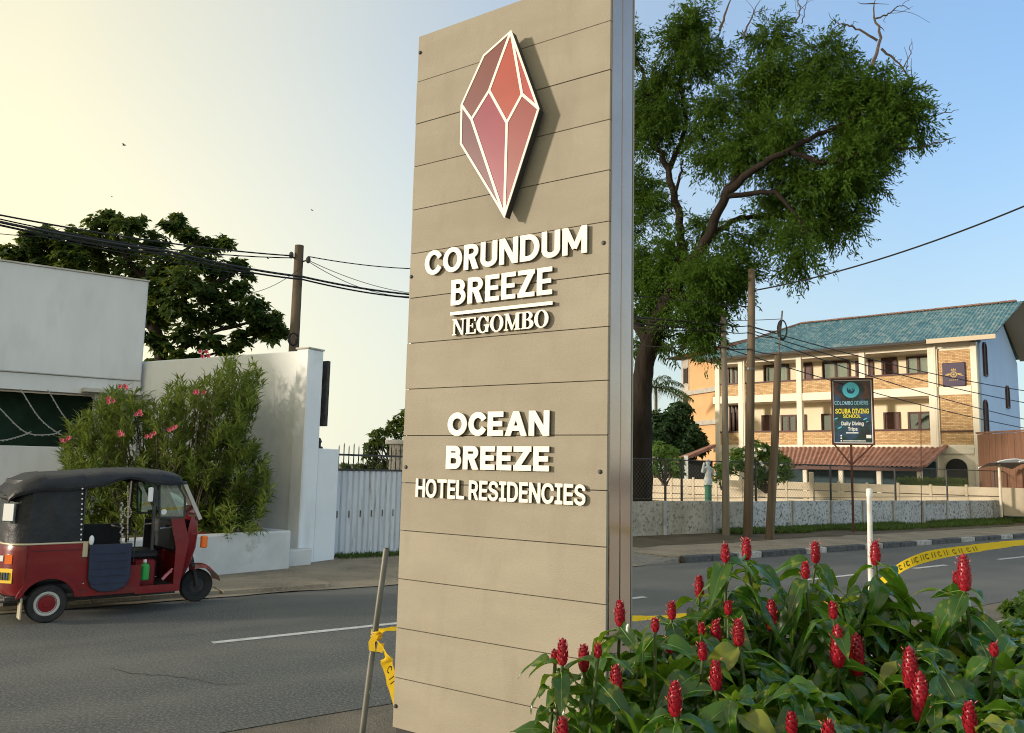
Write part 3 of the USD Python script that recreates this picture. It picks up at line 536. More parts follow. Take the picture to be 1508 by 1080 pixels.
# blue gable wall on the right
apex = V.px(*c3(1440, 120))[1]
WS = 8.6
part('gable_wall', M().hull([(u, w, z) for u in (LU - .05, LU + .1) for w, z in ((0.21, 0), (WS, 0), (WS, ZE - ZB - .2), (0.21, ZE - ZB - .1), (wr, zR - ZB - .25))]), K['villa_blue'], villa)
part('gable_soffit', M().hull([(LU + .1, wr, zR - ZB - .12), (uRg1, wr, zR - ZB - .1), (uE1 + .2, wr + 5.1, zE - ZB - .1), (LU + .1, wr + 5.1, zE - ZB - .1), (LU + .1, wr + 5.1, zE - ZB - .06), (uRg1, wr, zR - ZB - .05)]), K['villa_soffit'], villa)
def arch(w0, w1, z0, z1):
    c = (w0 + w1) / 2; r = (w1 - w0) / 2
    return unary_union([sbox(w0, z0, w1, z1 - r), Point(c, z1 - r).buffer(r, 12)])
def side_px(px, py):                                               # on the gable wall: (w, z)
    d = ray(px, py); t = ((V.o + (LU + .1) * V.x) @ V.x) / (d[:2] @ V.x); p = t * d[:2]; return (p - V.o) @ V.y, EYE + t * d[2] - ZB
c2 = lambda x, y: (1360 + x / 3.723, 430 + y / 3.723)
for (x0, y0, x1, y1) in ((322, 282, 343, 456), (326, 598, 350, 775), (448, 520, 466, 632)):
    w0, z1 = side_px(*c2(x0, y0)); w1, z0 = side_px(*c2(x1, y1))
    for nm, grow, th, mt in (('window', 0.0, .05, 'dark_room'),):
        e = M(); m = trimesh.creation.extrude_polygon(arch(w0, w1, z0, z1), th, engine='earcut'); v = m.vertices
        wn = part(nm, M().add(np.stack([LU + .1 + v[:, 2], v[:, 0], v[:, 1]], 1), m.faces), K[mt], villa)
        sh = arch(w0 - .08, w1 + .08, z0 - .08, z1 + .08).difference(arch(w0, w1, z0, z1)); m = trimesh.creation.extrude_polygon(sh, .09, engine='earcut'); v = m.vertices
        part('frame', M().add(np.stack([LU + .1 + v[:, 2], v[:, 0], v[:, 1]], 1), m.faces), K['frame_wood'], wn)
# plaque on the brick
pu0, pz1 = V.px(*c3(1198, 270), -.1); pu1, pz0 = V.px(*c3(1288, 355), -.1); pz0 -= ZB; pz1 -= ZB
pq = thing('brick_wall_plaque', 'dark purple square plaque with gold crest on the brick end bay', 'sign', V.loc(0.3), V.a)
part('board', M().box(pu0, pu1, -0.1, -0.005, pz0, pz1, .02), K['plaque'], pq)
cu, cz = (pu0 + pu1) / 2, (pz0 + pz1) / 2; r = (pu1 - pu0)
em = Point(cu, cz).buffer(r * .15).difference(Point(cu, cz).buffer(r * .10)).union(Point(cu, cz).buffer(r * .055))
for s in (-1, 1):
    for k in range(4): em = em.union(affinity.rotate(sbox(cu + s * r * .17, cz - r * .015, cu + s * r * (.42 - .05 * k), cz + r * .018), s * (-18 + 16 * k), origin=(cu + s * r * .15, cz - r * .06)))
for k in (-1, 0, 1): em = em.union(Polygon([(cu + k * r * .07 - r * .05, cz + r * .19), (cu + k * r * .09, cz + r * (.33 - .04 * abs(k))), (cu + k * r * .07 + r * .05, cz + r * .19)]))
for k in range(5): em = em.union(sbox(cu - r * .2 + k * r * .085, cz - r * .29, cu - r * .2 + k * r * .085 + r * .05, cz - r * .25))
part('crest', M().ext(em, -.1, .012), K['gold'], pq)
# lean-to of red tiles, dark rooms below, arched opening
uL0, uL1 = V.px(*c7(340, 770))[0], V.px(*c7(1472, 775))[0]; zL = V.px(*c7(900, 768))[1] - ZB
wl = -3.4; zl = V.px(*c7(900, 890), wl)[1] - ZB; ul0 = V.px(*c7(330, 885), wl)[0]; ul1 = V.px(*c7(1325, 900), wl)[0]
nu = 330; P = np.zeros((nu, 16, 3))
for i, s in enumerate(np.linspace(0, 1, nu)):
    for j, k in enumerate(np.linspace(0, 1, 16)):
        a = uL0 + (uL1 - uL0) * s; b = ul0 + (ul1 - ul0) * s
        P[i, j] = (a + (b - a) * k, -0.05 + (wl + .05) * k, zL + (zl - zL) * k + .03 * math.sin(a * 2 * math.pi / .26) + .025 * ((j % 2) - .5))
lean = part('lean_to_roof', M().grid(P), K['red_tile'], villa, smooth=30)
part('verge_tiles', M().obox((uL1 + .05, -.05, zL + .04), (ul1 + .1, wl, zl + .05), .2, .12), K['red_tile'], villa)
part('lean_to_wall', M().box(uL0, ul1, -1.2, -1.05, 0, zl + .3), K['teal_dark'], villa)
part('lean_to_fascia', M().box(ul0, ul1, wl + .03, wl + .08, zl - .2, zl - .03), K['frame_wood'], villa)
for u in np.linspace(ul0 + .2, ul1 - .2, 5): part('lean_to_post', M().box(u - .1, u + .1, wl + .25, wl + .45, 0, zl + .02), K['villa_wall'], villa)
za, _ = 0, 0
a0, az1 = V.px(*c2(122, 914)); a1, _ = V.px(*c2(238, 914))
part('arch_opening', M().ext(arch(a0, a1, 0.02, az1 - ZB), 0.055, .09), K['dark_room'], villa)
part('wall_base', M().box(LU - 2.6, LU - .02, -.05, .04, zf1 - ZB - .1, zf1 - ZB + .0), K['villa_wall'], villa)
# hedge at the foot of the villa
hd = M(); hu = V.px(*c3(1030, 700), -4.2)[0]; hu1 = V.px(*c3(1290, 700), -4.2)[0]
pts = np.stack([rng.uniform(hu, hu1, 2600), -4.2 + rng.uniform(-.25, .25, 2600), 0.75 + rng.uniform(0, .75, 2600)], 1)
hd.add(*leaves(pts, unit(2600), unit(2600), .12, .06)); hd.box(hu + .1, hu1 - .1, -4.4, -4.0, .0, 1.25)
h = thing('clipped_hedge', 'olive clipped hedge between the cream fence and the villa arch', 'hedge', V.loc(.3), V.a); part('foliage', hd, K['leaf_oleander'], h)
# brown board fence and carport canopy right of the villa
bf0, bf1 = at(*c3(1338, 700), 36.5), at(1530, 715, 33.0); BF = Frame(bf0, ang(bf0, bf1)); bz = BF.px(*c3(1340, 538))[1]
bfence = thing('brown_board_fence', 'tall brown vertical board fence at the foot of the blue gable wall', 'fence', BF.loc(.3), BF.a)
nb = int(np.linalg.norm(bf1 - bf0) / .19)
for k in range(nb): part('fence_board', M().box(k * .19 + .004, k * .19 + .186, rng.uniform(-.01, .01), .03, 0, bz - .3 + rng.uniform(-.01, .01)), K['brown_board'], bfence)
part('cap_rail', M().box(-.05, nb * .19, -.03, .06, bz - .28, bz - .2), K['brown_board'], bfence)
cn = thing('carport_canopy', 'grey curved translucent canopy in front of the brown board fence', 'canopy', BF.loc(.3), BF.a)
ca, cz1 = BF.px(*c3(1362, 668), -1.6); cb, ct = BF.px(*c3(1560, 645), -1.6); cz1 -= .3; ct -= .3
P = np.array([[(ca + (cb - ca) * i / 10, -1.9 + 1.5 * j / 4, cz1 + (ct - cz1) * math.sin(min(i / 3, 1) * math.pi / 2) + .12 * math.sin(j / 4 * math.pi)) for j in range(5)] for i in range(11)])
part('roof_sheet', M().grid(P), K['grey_sheet'], cn, smooth=True)
for i in (0, 4, 8): part('rib', M().tube(P[i] + [0, 0, .03], .03, 6), K['ink_white'], cn)
for i in (1, 7): part('canopy_post', M().tube([(P[i][1][0], -1.2, 0), (P[i][1][0], -1.2, P[i][1][2])], .05, 8), K['villa_wall'], cn)
# orange apartments behind, left of the villa
oa = at(*c3(217, 560), 62); ob = at(*c3(342, 560), 57.5); OA = Frame(oa, ang(oa, ob)); ozr = OA.px(*c3(230, 245))[1]
ap = thing('orange_apartments', 'orange apartment block with grey floor bands behind the villa', 'building', OA.loc(.3), OA.a)
Lo = float(np.linalg.norm(ob - oa)) + 1.0
part('wall', M().box(1.1, Lo, 0, 9, 0, ozr - .3), K['orange_wall'], ap)
part('balcony_block', M().box(0, 1.1, -.05, 8, 0, ozr - .3), K['orange_trim'], ap)
for y in (378, 497): zz = OA.px(*c3(280, y))[1] - .3; part('floor_band', M().box(0.0, Lo, -.2, -.05, zz - .16, zz + .16), K['orange_trim'], ap)
for y0, y1 in ((290, 345), (390, 450), (520, 560)):
    z1, z0 = OA.px(*c3(235, y0))[1] - .3, OA.px(*c3(235, y1))[1] - .3
    w_ = part('window', M().box(.45, .95, -.075, -.055, z0, z1), K['dark_room'], ap)
    part('frame', M().box(.39, .45, -.11, -.055, z0 - .05, z1 + .05).box(.95, 1.01, -.11, -.055, z0 - .05, z1 + .05), K['frame_wood'], w_)
rz = ozr - .3
part('roof', M().hull([(-.9, -1.2, rz - .1), (Lo + .6, -1.2, rz - .1), (-.9, 10, rz - .1), (Lo + .6, 10, rz - .1), (2.6, 4, rz + 1.3), (Lo + .6, 4, rz + 1.3)]), K['ridge'], ap)
# low tiled shelter left of the villa
sa, sb = at(*c3(205, 632), 44), at(*c3(345, 575), 46); 
sh = thing('tiled_shelter', 'low open shelter with red tiled roof beside the villa, behind green shrubs', 'shelter', (sa[0], sa[1], .3), 0)
d = sb - sa; zt = sb[2] - .3; zb_ = sa[2] - .3
part('roof', M().hull([(0, 0, zb_ - .05), (d[0], d[1], zt), (0, 3, zb_), (d[0], d[1] + 3, zt), (0, 0, zb_ - .2), (d[0], d[1], zt - .18)]), K['red_tile'], sh)
for x in (.35, 2.6): part('shelter_post', M().box(x, x + .16, .1, .26, 0, zb_ + .2), K['ink_white'], sh)
part('back_panel', M().box(.2, d[0], 2.8, 2.95, 0, zb_ - .05), K['dark_room'], sh)

# ---------------------------------------------------------------- billboard, poles, statue on the right
bb = G(1257, 785, .1); BBF = Frame(bb - np.array([0, 0, 0]), ang(VA, VB) + .35)
bd = thing('billboard', 'dark blue and brown upright advertising board on a rusty post before the villa', 'billboard', (bb[0], bb[1], .1), BBF.a)
b0, bz1 = BBF.px(1223, 558); b1, bz0 = BBF.px(1289, 656); bz0 -= .1; bz1 -= .1
part('post', M().box(-.035, .035, -.03, .03, 0, bz0 + .02), K['rust'], bd)
part('brace', M().obox((0, 0, bz0 - .62), (b0 + .05, 0, bz0 + .03), .05, .05), K['rust'], bd); part('brace', M().obox((0, 0, bz0 - .62), (b1 - .05, 0, bz0 + .03), .05, .05), K['rust'], bd)
fr = M(); e = .055
fr.box(b0, b0 + e, -.06, .05, bz0, bz1); fr.box(b1 - e, b1, -.06, .05, bz0, bz1); fr.box(b0 + e, b1 - e, -.06, .05, bz0, bz0 + e); fr.box(b0 + e, b1 - e, -.06, .05, bz1 - e, bz1)
part('frame', fr, K['rust'], bd)
pan = part('poster', M().box(b0 + e, b1 - e, -.03, .02, bz0 + e, bz1 - e), K['poster'], bd)
wf = .022; wm_ = M(); x0, x1, z0, z1 = b0 + e, b1 - e, bz0 + e, bz1 - e
wm_.box(x0, x0 + wf, -.036, -.03, z0, z1); wm_.box(x1 - wf, x1, -.036, -.03, z0, z1); wm_.box(x0 + wf, x1 - wf, -.036, -.03, z0, z0 + wf); wm_.box(x0 + wf, x1 - wf, -.036, -.03, z1 - wf, z1)
part('white_border', wm_, K['ink_white'], pan)
bw, bh = x1 - x0, z1 - z0
U = lambda x: x0 + (x - 190) / (680 - 190) * bw
Z = lambda y: z1 - (y - 150) / (885 - 150) * bh
part('print', M().ext(Polygon([(U(200), Z(160)), (U(330), Z(160)), (U(230), Z(250)), (U(350), Z(380)), (U(200), Z(300))]), -.03, .002).ext(Polygon([(U(540), Z(160)), (U(660), Z(160)), (U(660), Z(370)), (U(520), Z(370)), (U(600), Z(270))]), -.03, .002), K['poster_brown'], pan)
ccx, ccz, cr_ = U(420), Z(268), bw * .215
part('print', M().ext(Point(ccx, ccz).buffer(cr_, 24), -.03, .004), K['poster_blue'], pan)
sm = Point(ccx, ccz).buffer(cr_ * .47).difference(Point(ccx + cr_ * .02, ccz + cr_ * .22).buffer(cr_ * .34)).union(Point(ccx - cr_ * .1, ccz).buffer(cr_ * .12)).union(Point(ccx + cr_ * .18, ccz + cr_ * .12).buffer(cr_ * .09))
part('print', M().ext(sm, -.034, .003), K['ink_navy'], pan)
part('lettering', M().text('COLOMBO DIVERS', U(208), U(632), Z(440), Z(395), -.03, .004), K['ink_blue'], pan)
part('lettering', M().text('SCUBA DIVING', U(218), U(640), Z(542), Z(485), -.03, .004, True).text('SCHOOL', U(315), U(535), Z(592), Z(552), -.03, .004, True), K['ink_yellow'], pan)
part('lettering', M().text('Daily Diving', U(292), U(568), Z(690), Z(635), -.03, .004, True).text('Trips', U(370), U(490), Z(752), Z(697), -.03, .004, True), K['ink_white'], pan)
dd = M()
for k in range(11): dd.box(U(348 + k * 14), U(358 + k * 14), -.033, -.03, Z(772), Z(756))
for k in range(20): dd.box(U(310 + k * 14), U(319 + k * 14), -.033, -.03, Z(864), Z(850))
dd.box(U(596), U(658), -.033, -.03, Z(825), Z(788))
for y in (798, 828, 858): dd.ext(Point(U(284), Z(y)).buffer(bw * .022), -.03, .003)
part('print', dd, K['ink_white'], pan)
fish = M()
for x, y, s in ((270, 705, 20), (590, 605, 18), (615, 635, 12), (225, 600, 16)): fish.ext(affinity.rotate(affinity.scale(Point(U(x), Z(y)).buffer(bw * s / 490), 1.5, .45), 25), -.03, .003)
part('print', fish, K['poster_blue'], pan)

def pole(name, label, base, top, Y_top=None, r0=.13, r1=.10, mat=None, square=False):
    b = G(*base, 0.1); t = at(*top, b[1] if Y_top is None else Y_top)
    p = thing(name, label, 'utility pole', (b[0], b[1], .08)); d = t - b
    m = M().obox((0, 0, 0), d, r0 * 2, r0 * 2) if square else M()
    if not square: limb(m, [(0, 0, 0), d * .5 + [.02, 0, 0], d], r0, r1, 12, 3)
    part('pole_shaft', m, mat, p, 40); return p, b, d
pA, bA, dA = pole('utility_pole', 'tall brown wooden utility pole, middle of the three before the villa', (1101, 792), (1107, 396), None, .135, .10, K['dark_wood'])
part('pole_band', M().lathe([(.13, -.03), (.13, .03)], 12, dA * .62), K['galv'], pA)
pB, bB, dB = pole('utility_pole', 'pale grey concrete utility pole, leftmost of the three before the villa', (1069, 790), (1065, 461), None, .11, .075, K['grey_wood'])
pC, bC, dC = pole('utility_pole', 'leaning dark utility pole with thin mast and cable coil on top', (1133, 795), (1146, 519), None, .12, .095, K['dark_wood'])
tm = at(1152, 458, bC[1]) - np.array([bC[0], bC[1], .08])
part('mast', M().tube([dC * .97, tm], .025, 6), K['galv'], pC)
cc = at(1152, 486, bC[1]) - np.array([bC[0], bC[1], .08]); co = M()
for k in range(4):
    th = np.linspace(0, 2 * np.pi, 22); co.tube(np.stack([cc[0] + (.10 + .012 * k) * np.cos(th), cc[1] - .05 + .02 * k + 0 * th, cc[2] + (.24 + .015 * k) * np.sin(th)], 1), .012, 5, False)
part('cable_coil', co, K['wire'], pC)
b = G(1357, 778, .1); t = at(1356, 595, b[1]); tr = thing('thin_rod', 'very thin rusty rod standing by the low wall right of the billboard', 'rod', (b[0], b[1], .1)); part('rod_shaft', M().tube([(0, 0, 0), t - b], .013, 6), K['rust'], tr)
sb_ = at(1043, 726, 35.5); st = thing('statue', 'small white and green garden statue in front of the villa', 'statue', (sb_[0], sb_[1], .33)); k = at(1043, 676, 35.5)[2] - .33
part('pedestal', M().lathe([(0, 0), (.22, 0), (.22, .08), (.15, .14), (.15, k * .42), (.2, k * .46), (0, k * .46)], 14), K['statue_green'], st, 40)
part('figure', M().lathe([(0, k * .46), (.17, k * .47), (.19, k * .58), (.13, k * .66), (.17, k * .76), (.16, k * .82), (.07, k * .86), (.06, k * .87), (.10, k * .91), (.10, k * .95), (.05, k * .99), (0, k)], 14).obox((.14, 0, k * .8), (.30, -.08, k * .66), .09, .09).obox((-.14, 0, k * .8), (-.28, -.1, k * .72), .09, .09).obox((-.28, -.1, k * .72), (-.2, -.2, k * .92), .08, .08), K['statue'], st, 40)

# ================================================================ LEFT SIDE: white building, boundary wall, planter, gate
WC = G(438, 832); WD = at(212, 545, 17.9); WF = Frame(WD, ang(WD, WC)); LWL = float(np.linalg.norm((WC - WD)[:2]))
ztop = WF.px(449, 514)[1]
wall = thing('boundary_wall', 'high white boundary wall running back from its pillar beside the metal gate', 'wall', WF.loc(0), WF.a)
part('wall_panel', M().box(-1.5, LWL - .32, .06, .36, -.1, ztop - .02, .015), K['fresh_wall'], wall)
part('pillar', M().box(LWL - .32, LWL, 0, .42, -.1, ztop, .02), K['fresh_wall'], wall)
part('pillar_cap', M().box(LWL - .34, LWL + .015, -.015, .435, ztop, ztop + .035, .01), K['edge_grime'], wall)
zlow = EYE - (657 - 678) * 14.9 / 1200
part('low_pier', M().box(LWL - .3, LWL - .02, .42, 1.02, -.1, zlow, .015), K['fresh_wall'], wall)
part('pier_lamp', M().lathe([(0, 0), (.09, 0), (.09, .03), (.05, .05), (.05, .11), (.07, .13), (.04, .2), (0, .22)], 10, (LWL - .16, .56, zlow)), K['black_metal'], wall)
sg = thing('wall_sign_panel', 'black upright sign panel fixed to the white pillar, seen edge-on', 'sign', WF.loc(0), WF.a)
zs0, zs1 = EYE + (678 - 622) * 14.9 / 1200, EYE + (678 - 519) * 14.9 / 1200
part('board', M().box(LWL - .22, LWL + .04, .50, .58, zs0, zs1, .008), K['black_metal'], sg)
for z in (zs0 + .3, zs1 - .3): part('bracket', M().box(LWL - .15, LWL - .1, .42, .51, z - .03, z + .03), K['galv'], sg)
# white building
BO = WD + np.array([-.02, -.05, 0]); BL = 9.0; BD = BO[:2] - BL * RD; B = Frame(BD, RA)
bz = B.px(212, 414)[1]; zt0 = B.px(20, 573)[1]; zt1 = B.px(40, 657)[1]; zg = B.px(40, 549)[1]
bld = thing('white_building', 'white flat-roofed building with long dark opening and hanging light strings', 'building', B.loc(0), B.a)
uo1 = B.px(152, 600)[0]
part('parapet', M().box(0, BL, 0, 8, zg, bz, .02), K['white_wall'], bld)
part('parapet_cap', M().box(-.02, BL + .02, -.02, 8.02, bz, bz + .03), K['edge_grime'], bld)
part('lintel_band', M().box(0, BL - .02, .05, .5, zt0, zg - .012), K['white_wall'], bld)
part('shadow_gap', M().box(0, BL - .02, .12, .5, zg - .012, zg), K['black_metal'], bld)
part('lower_wall', M().box(0, BL - .9, 0.0, .3, -.1, zt1, .02), K['white_wall'], bld)
part('column', M().box(uo1 - .17, uo1 + .02, .02, .25, zt1, zt0), K['white_wall'], bld)
part('column', M().box(uo1 + .42, uo1 + .5, .25, .35, zt1, zt0), K['edge_grime'], bld)
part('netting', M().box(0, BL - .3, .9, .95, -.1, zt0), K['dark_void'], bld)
part('side_wall', M().box(BL - .15, BL, .02, 8, -.1, zg - .01), K['white_wall'], bld)
part('porch_slab', M().box(uo1 - .45, BL, -.35, .04, zt0 + .02, zt0 + .1), K['edge_grime'], bld)
stg = thing('light_string', 'pale light cord swagged across the dark opening of the white building', 'string lights', B.loc(0), B.a)
def cord(pts, n=30):
    p = np.array([[*B.px(x, y, -.06)] for x, y in pts]); t = np.linspace(0, len(p) - 1, n); i = np.clip(t.astype(int), 0, len(p) - 2); x = (t - i)[:, None]
    gr = np.gradient(p, axis=0); q = (2 * x**3 - 3 * x**2 + 1) * p[i] + (x**3 - 2 * x**2 + x) * gr[i] + (-2 * x**3 + 3 * x**2) * p[i + 1] + (x**3 - x**2) * gr[i + 1]
    return np.stack([q[:, 0], np.full(n, -.06), q[:, 1]], 1)
for pts in (((-40, 560), (0, 602), (38, 637), (75, 640), (90, 634)), ((30, 573), (60, 618), (95, 643), (118, 646)), ((70, 574), (100, 620), (138, 644), (160, 646)), ((-40, 645), (0, 649), (28, 643), (46, 636)), ((130, 577), (150, 600), (185, 612))):
    c = cord(pts); m = M().tube(c, .012, 5)
    for k in range(1, 29, 2): m.ball(c[k] - [0, 0, .012], .018, 0)
    part('cord', m, K['string'], stg)
# planter
p0, p1 = G(300, 850), G(427, 838); PL = Frame(p0 - (p1 - p0) / np.linalg.norm(p1 - p0) * 3.2, ang(p0, p1)); PLL = float(np.linalg.norm(p1 - p0)) + 3.2
pz = PL.px(420, 782)[1]
pl = thing('planter', 'low white stained planter wall in front of the oleander', 'planter', PL.loc(0), PL.a)
part('front_wall', M().box(0, PLL, 0, .22, -.1, pz, .03), K['planter_wall'], pl); part('end_wall', M().box(PLL - .22, PLL - .001, .22, 1.25, -.1, pz - .003, .02), K['planter_wall'], pl)
part('soil', M().box(.05, PLL - .22, .22, 1.9, 0, pz - .1), K['dirt'], pl)
part('end_block', M().box(PLL + .02, PLL + .62, .22, .7, -.1, .30, .02), K['planter_wall'], pl)
# gate
g0, g1 = G(489, 821), G(590, 813); GF = Frame(g0, ang(g0, g1)); gz = GF.px(540, 694)[1]; gs = GF.px(540, 657)[1]; gr_ = GF.px(540, 671)[1]
gate = thing('metal_gate', 'white corrugated metal gate with dark spiked bars on top', 'gate', GF.loc(0), GF.a)
GLn = 4.4; pw = .145
for k in range(int(GLn / pw)):
    u = k * pw; zz = -.0
    v = M().hull([(u + .004, .03, .06), (u + pw - .004, .03, .06), (u + .03, 0, .06), (u + pw - .03, 0, .06), (u + .004, .03, gz), (u + pw - .004, .03, gz), (u + .03, 0, gz), (u + pw - .03, 0, gz)])
    part('gate_panel', v, K['gate'], gate)
    if k % 2 == 0: part('panel_handle', M().box(u + .06, u + .075, -.02, .0, .78, .92), K['galv'], gate)
part('back_sheet', M().box(0, GLn, .03, .05, .05, gz - .01), K['gate'], gate)
part('top_rail', M().box(0, GLn, -.01, .06, gz, gz + .04), K['black_metal'], gate); part('mid_rail', M().box(0, GLn, .0, .04, gr_ - .02, gr_ + .02), K['black_metal'], gate)
part('bottom_rail', M().box(0, GLn, -.01, .06, .02, .06), K['gate'], gate)
for k in range(int(GLn / .125)):
    u = .06 + k * .125; part('spike', M().tube([(u, .02, gz + .03), (u, .02, gs - .05 + .05 * (k % 2)), (u, .02, gs + .05 * (k % 2))], [.011, .011, .002], 5), K['black_metal'], gate)
# small concrete gatehouse behind the gate, beside a broad-leaf tree
hq = at(574, 650, 27); gh = thing('gatehouse', 'grey block hut behind the gate next to the sign board edge', 'hut', (hq[0], hq[1], 0), math.radians(-18))
ghz = at(580, 648, 27)[2]
part('wall', M().box(0, 4, 0, 1.5, 0, ghz - .15), K['mossy_warm'], gh); part('roof_slab', M().box(-.12, 4.15, -.12, 1.6, ghz - .15, ghz, .02), K['edge_grime'], gh)

# ---------------------------------------------------------------- left pole and wires
lb = at(436, 515, 19.5); lt = at(441, 362, 19.5); lp = thing('utility_pole', 'brown wooden utility pole behind the white boundary wall on the left', 'utility pole', (lb[0] - .05, lb[1], 0))
d = lt - np.array([lb[0] - .05, lb[1], 0]); mm = M(); limb(mm, [(0, 0, 0), d * .5, d], .15, .11, 12, 3); part('pole_shaft', mm, K['dark_wood'], lp, 40)
for k, px_ in enumerate(((429, 376), (454, 383))):
    c = at(*px_, 19.4) - np.array([lb[0] - .05, lb[1], 0]); part('insulator', M().ball(c, (.06, .06, .09)), K['black_metal'], lp); part('bracket', M().obox(d * .94, c, .03, .03), K['black_metal'], lp)
part('cable_coil', M().tube([at(432 + 4 * math.cos(a) * (1 + .1 * a), 500 + 9 * math.sin(a), 19.2) - np.array([lb[0] - .05, lb[1], 0]) for a in np.linspace(0, 12, 50)], .02, 5), K['wire'], lp)
wires = []
def wire(label, pts, r=.012, sag=0.0, n=24, group='overhead wires'):
    a = np.array(pts, float); out = []
    for i in range(len(a) - 1):
        s = np.linspace(0, 1, n)[:, None]; q = a[i] + (a[i + 1] - a[i]) * s; q[:, 2] -= (4 * s * (1 - s))[:, 0] * sag; out.append(q if i == 0 else q[1:])
    q = np.vstack(out); o = q[0].copy(); w = thing('overhead_wire', label, 'wire', o, 0, group); part('wire_strand', M().tube(q - o, r, 5), K['wire'], w)
LY = 19.4; PT = at(1104, 470, bA[1] - .1)
wire('upper black wire running left from the pole behind the boundary wall, topmost strand', [at(-60, 305, 14), at(430, 377, LY)], .018, .12)
wire('upper black wire running left from the left pole, just under the topmost strand', [at(-60, 309, 14), at(430, 380, LY)], .014, .2)
wire('thick black cable crossing the left tree and passing the left pole, upper of the pair', [at(-60, 314, 13.6), at(250, 371, 16.4), at(446, 408, LY - .2), at(606, 434, 22.5), at(1066, 478, bB[1] - .1)], .028, .05)
wire('thick black cable crossing the left tree and passing the left pole, lower of the pair', [at(-60, 318, 13.6), at(250, 376, 16.4), at(446, 412, LY - .2), at(606, 439, 22.5), at(1066, 488, bB[1] - .1)], .022, .06)
wire('faint thin wire low across the left tree', [at(-60, 337, 13.6), at(60, 349, 15), at(380, 408, LY)], .008, .02)
wire('single black wire from the left pole to the right over the board edge', [at(454, 378, LY), at(606, 396, 21.5), at(1100, 452, bA[1])], .014, .05)
for k, (y0, y1) in enumerate(((384, 432), (386, 437))):
    wire(('thin wire fanning down right from the left pole, upper one', 'thin wire fanning down right from the left pole, lower one')[k], [at(455, y0, LY), at(606, y1, 23), at(1065, 486 + 5 * k, bB[1])], .009, .12 + .1 * k)
wire('thin slack wire dropping left from the left pole insulator', [at(446, 392, LY), at(370, 432, 17.5)], .007, .1)
wire('long black wire rising from the middle pole to the upper right', [at(1106, 429, bA[1]), at(1560, 282, 17)], .022, .25)
for lab, p, q, y0, yy in (('black wire from the middle pole across the teal roof edge, top strand', (1104, 480), (1560, 583), bA[1], 30), ('black wire from the middle pole across the villa balconies, second strand', (1104, 486), (1560, 602), bA[1], 30),
                      ('thin wire sagging from the dark leaning pole across the blue wall, lower strand', (1142, 505), (1560, 628), bC[1], 32), ('thin wire from the pale pole across the villa, lowest strand', (1066, 512), (1560, 640), bB[1], 32)):
    wire(lab, [at(*p, y0 - .1), at(*q, yy)], .016, .22)
for k, y in enumerate((478, 488, 512)):
    wire(('short wire between pale and middle pole, top', 'short wire between pale and middle pole, second', 'short wire between pale and middle pole, lowest')[k], [at(1066, y, bB[1] - .08), at(1103, y + 2, bA[1] - .1), at(1143, y + 10, bC[1] - .1)], .014, .04)
    wire(('wire running left from the pale pole behind the large tree, top', 'wire running left from the pale pole behind the large tree, second', 'wire running left from the pale pole behind the large tree, lowest')[k], [at(1066, y, bB[1] - .08), at(905, y - 12 + 3 * k, 24)], .014, .05)
wire('thin wire from the big tree to the mast top over the teal roof', [at(1020, 472, 27), at(1151, 470, bC[1])], .01, .03)

# ---------------------------------------------------------------- birds
for x, y, s, lab in ((183, 214, 9, 'small dark bird flying highest at the left'), (165, 290, 4, 'tiny dark bird flying just above the left tree'), (460, 310, 6, 'tiny dark bird flying between the left pole and the board'), (395, 381, 6, 'tiny dark bird flying beside the left pole')):
    Y = 30; c = at(x, y, Y); S_ = s * Y / 1200 / 2
    b = thing('bird', lab, 'bird', c, rng.uniform(-.6, .6))
    part('body', M().lathe([(0, -S_ * .8), (S_ * .18, -S_ * .4), (S_ * .25, 0), (S_ * .16, S_ * .45), (0, S_ * .8)], 8, axis='x'), K['bird'], b, True)
    for sgn in (-1, 1): part('wing', M().hull([(S_ * .3, sgn * S_ * .1, 0), (-S_ * .25, sgn * S_ * .1, 0), (S_ * .15, sgn * S_ * .6, S_ * .35), (-S_ * .35, sgn * S_ * 1.0, S_ * .3), (0, sgn * S_ * .1, S_ * .04)]), K['bird'], b)

# ================================================================ TREES AND SHRUBS
def tree(name, label, base):
    return thing(name, label, 'tree', (base[0], base[1], 0))
# big fine-leaved tree on the right, behind the low wall
TB = at(945, 735, 25.0); TB[2] = .3
bt = tree('rain_tree', 'large dark fine-leaved tree with bare branches on top, right beside the sign', (TB[0], TB[1])); o = np.array([TB[0], TB[1], 0])
def tp(x, y, dy=0.0): return at(x, y, 25.0 + dy) - o
tr_ = M(); br = M()
limb(tr_, [np.array([0, 0, .1]), tp(944, 640), tp(946, 560), tp(958, 500), tp(985, 440), tp(1008, 400)], .37, .22, 16, 6, .015)
limb(tr_, [np.array([-.2, 0, .1]), np.array([0, 0, .6])], .52, .37, 16, 2)
limb(tr_, [tp(955, 505), tp(932, 470, .5), tp(900, 440, 1)], .2, .12, 10)
part('trunk', tr_, K['bark'], bt, 60)
def bough(pts, r0, r1): 
    m = M(); limb(m, pts, r0, r1, 9, 6, .03); part('limb', m, K['bark'], bt, 60)
bough([tp(1008, 400), tp(1040, 355, -.5), tp(1068, 290, -1), (tp(1110, 250, -1.5)), tp(1160, 222, -2), tp(1225, 190, -2), tp(1290, 150, -2)], .19, .03)
bough([tp(1000, 410), tp(1003, 350, .6), tp(994, 290, 1), tp(985, 250, 1.2), tp(1008, 190, 1.5), tp(1003, 120, 1.6), tp(1012, 40, 1.6)], .16, .04)
bough([tp(1045, 350, -.5), tp(1090, 322, 0), tp(1150, 318, .5), tp(1215, 300, .6), tp(1270, 250, .8)], .10, .03)
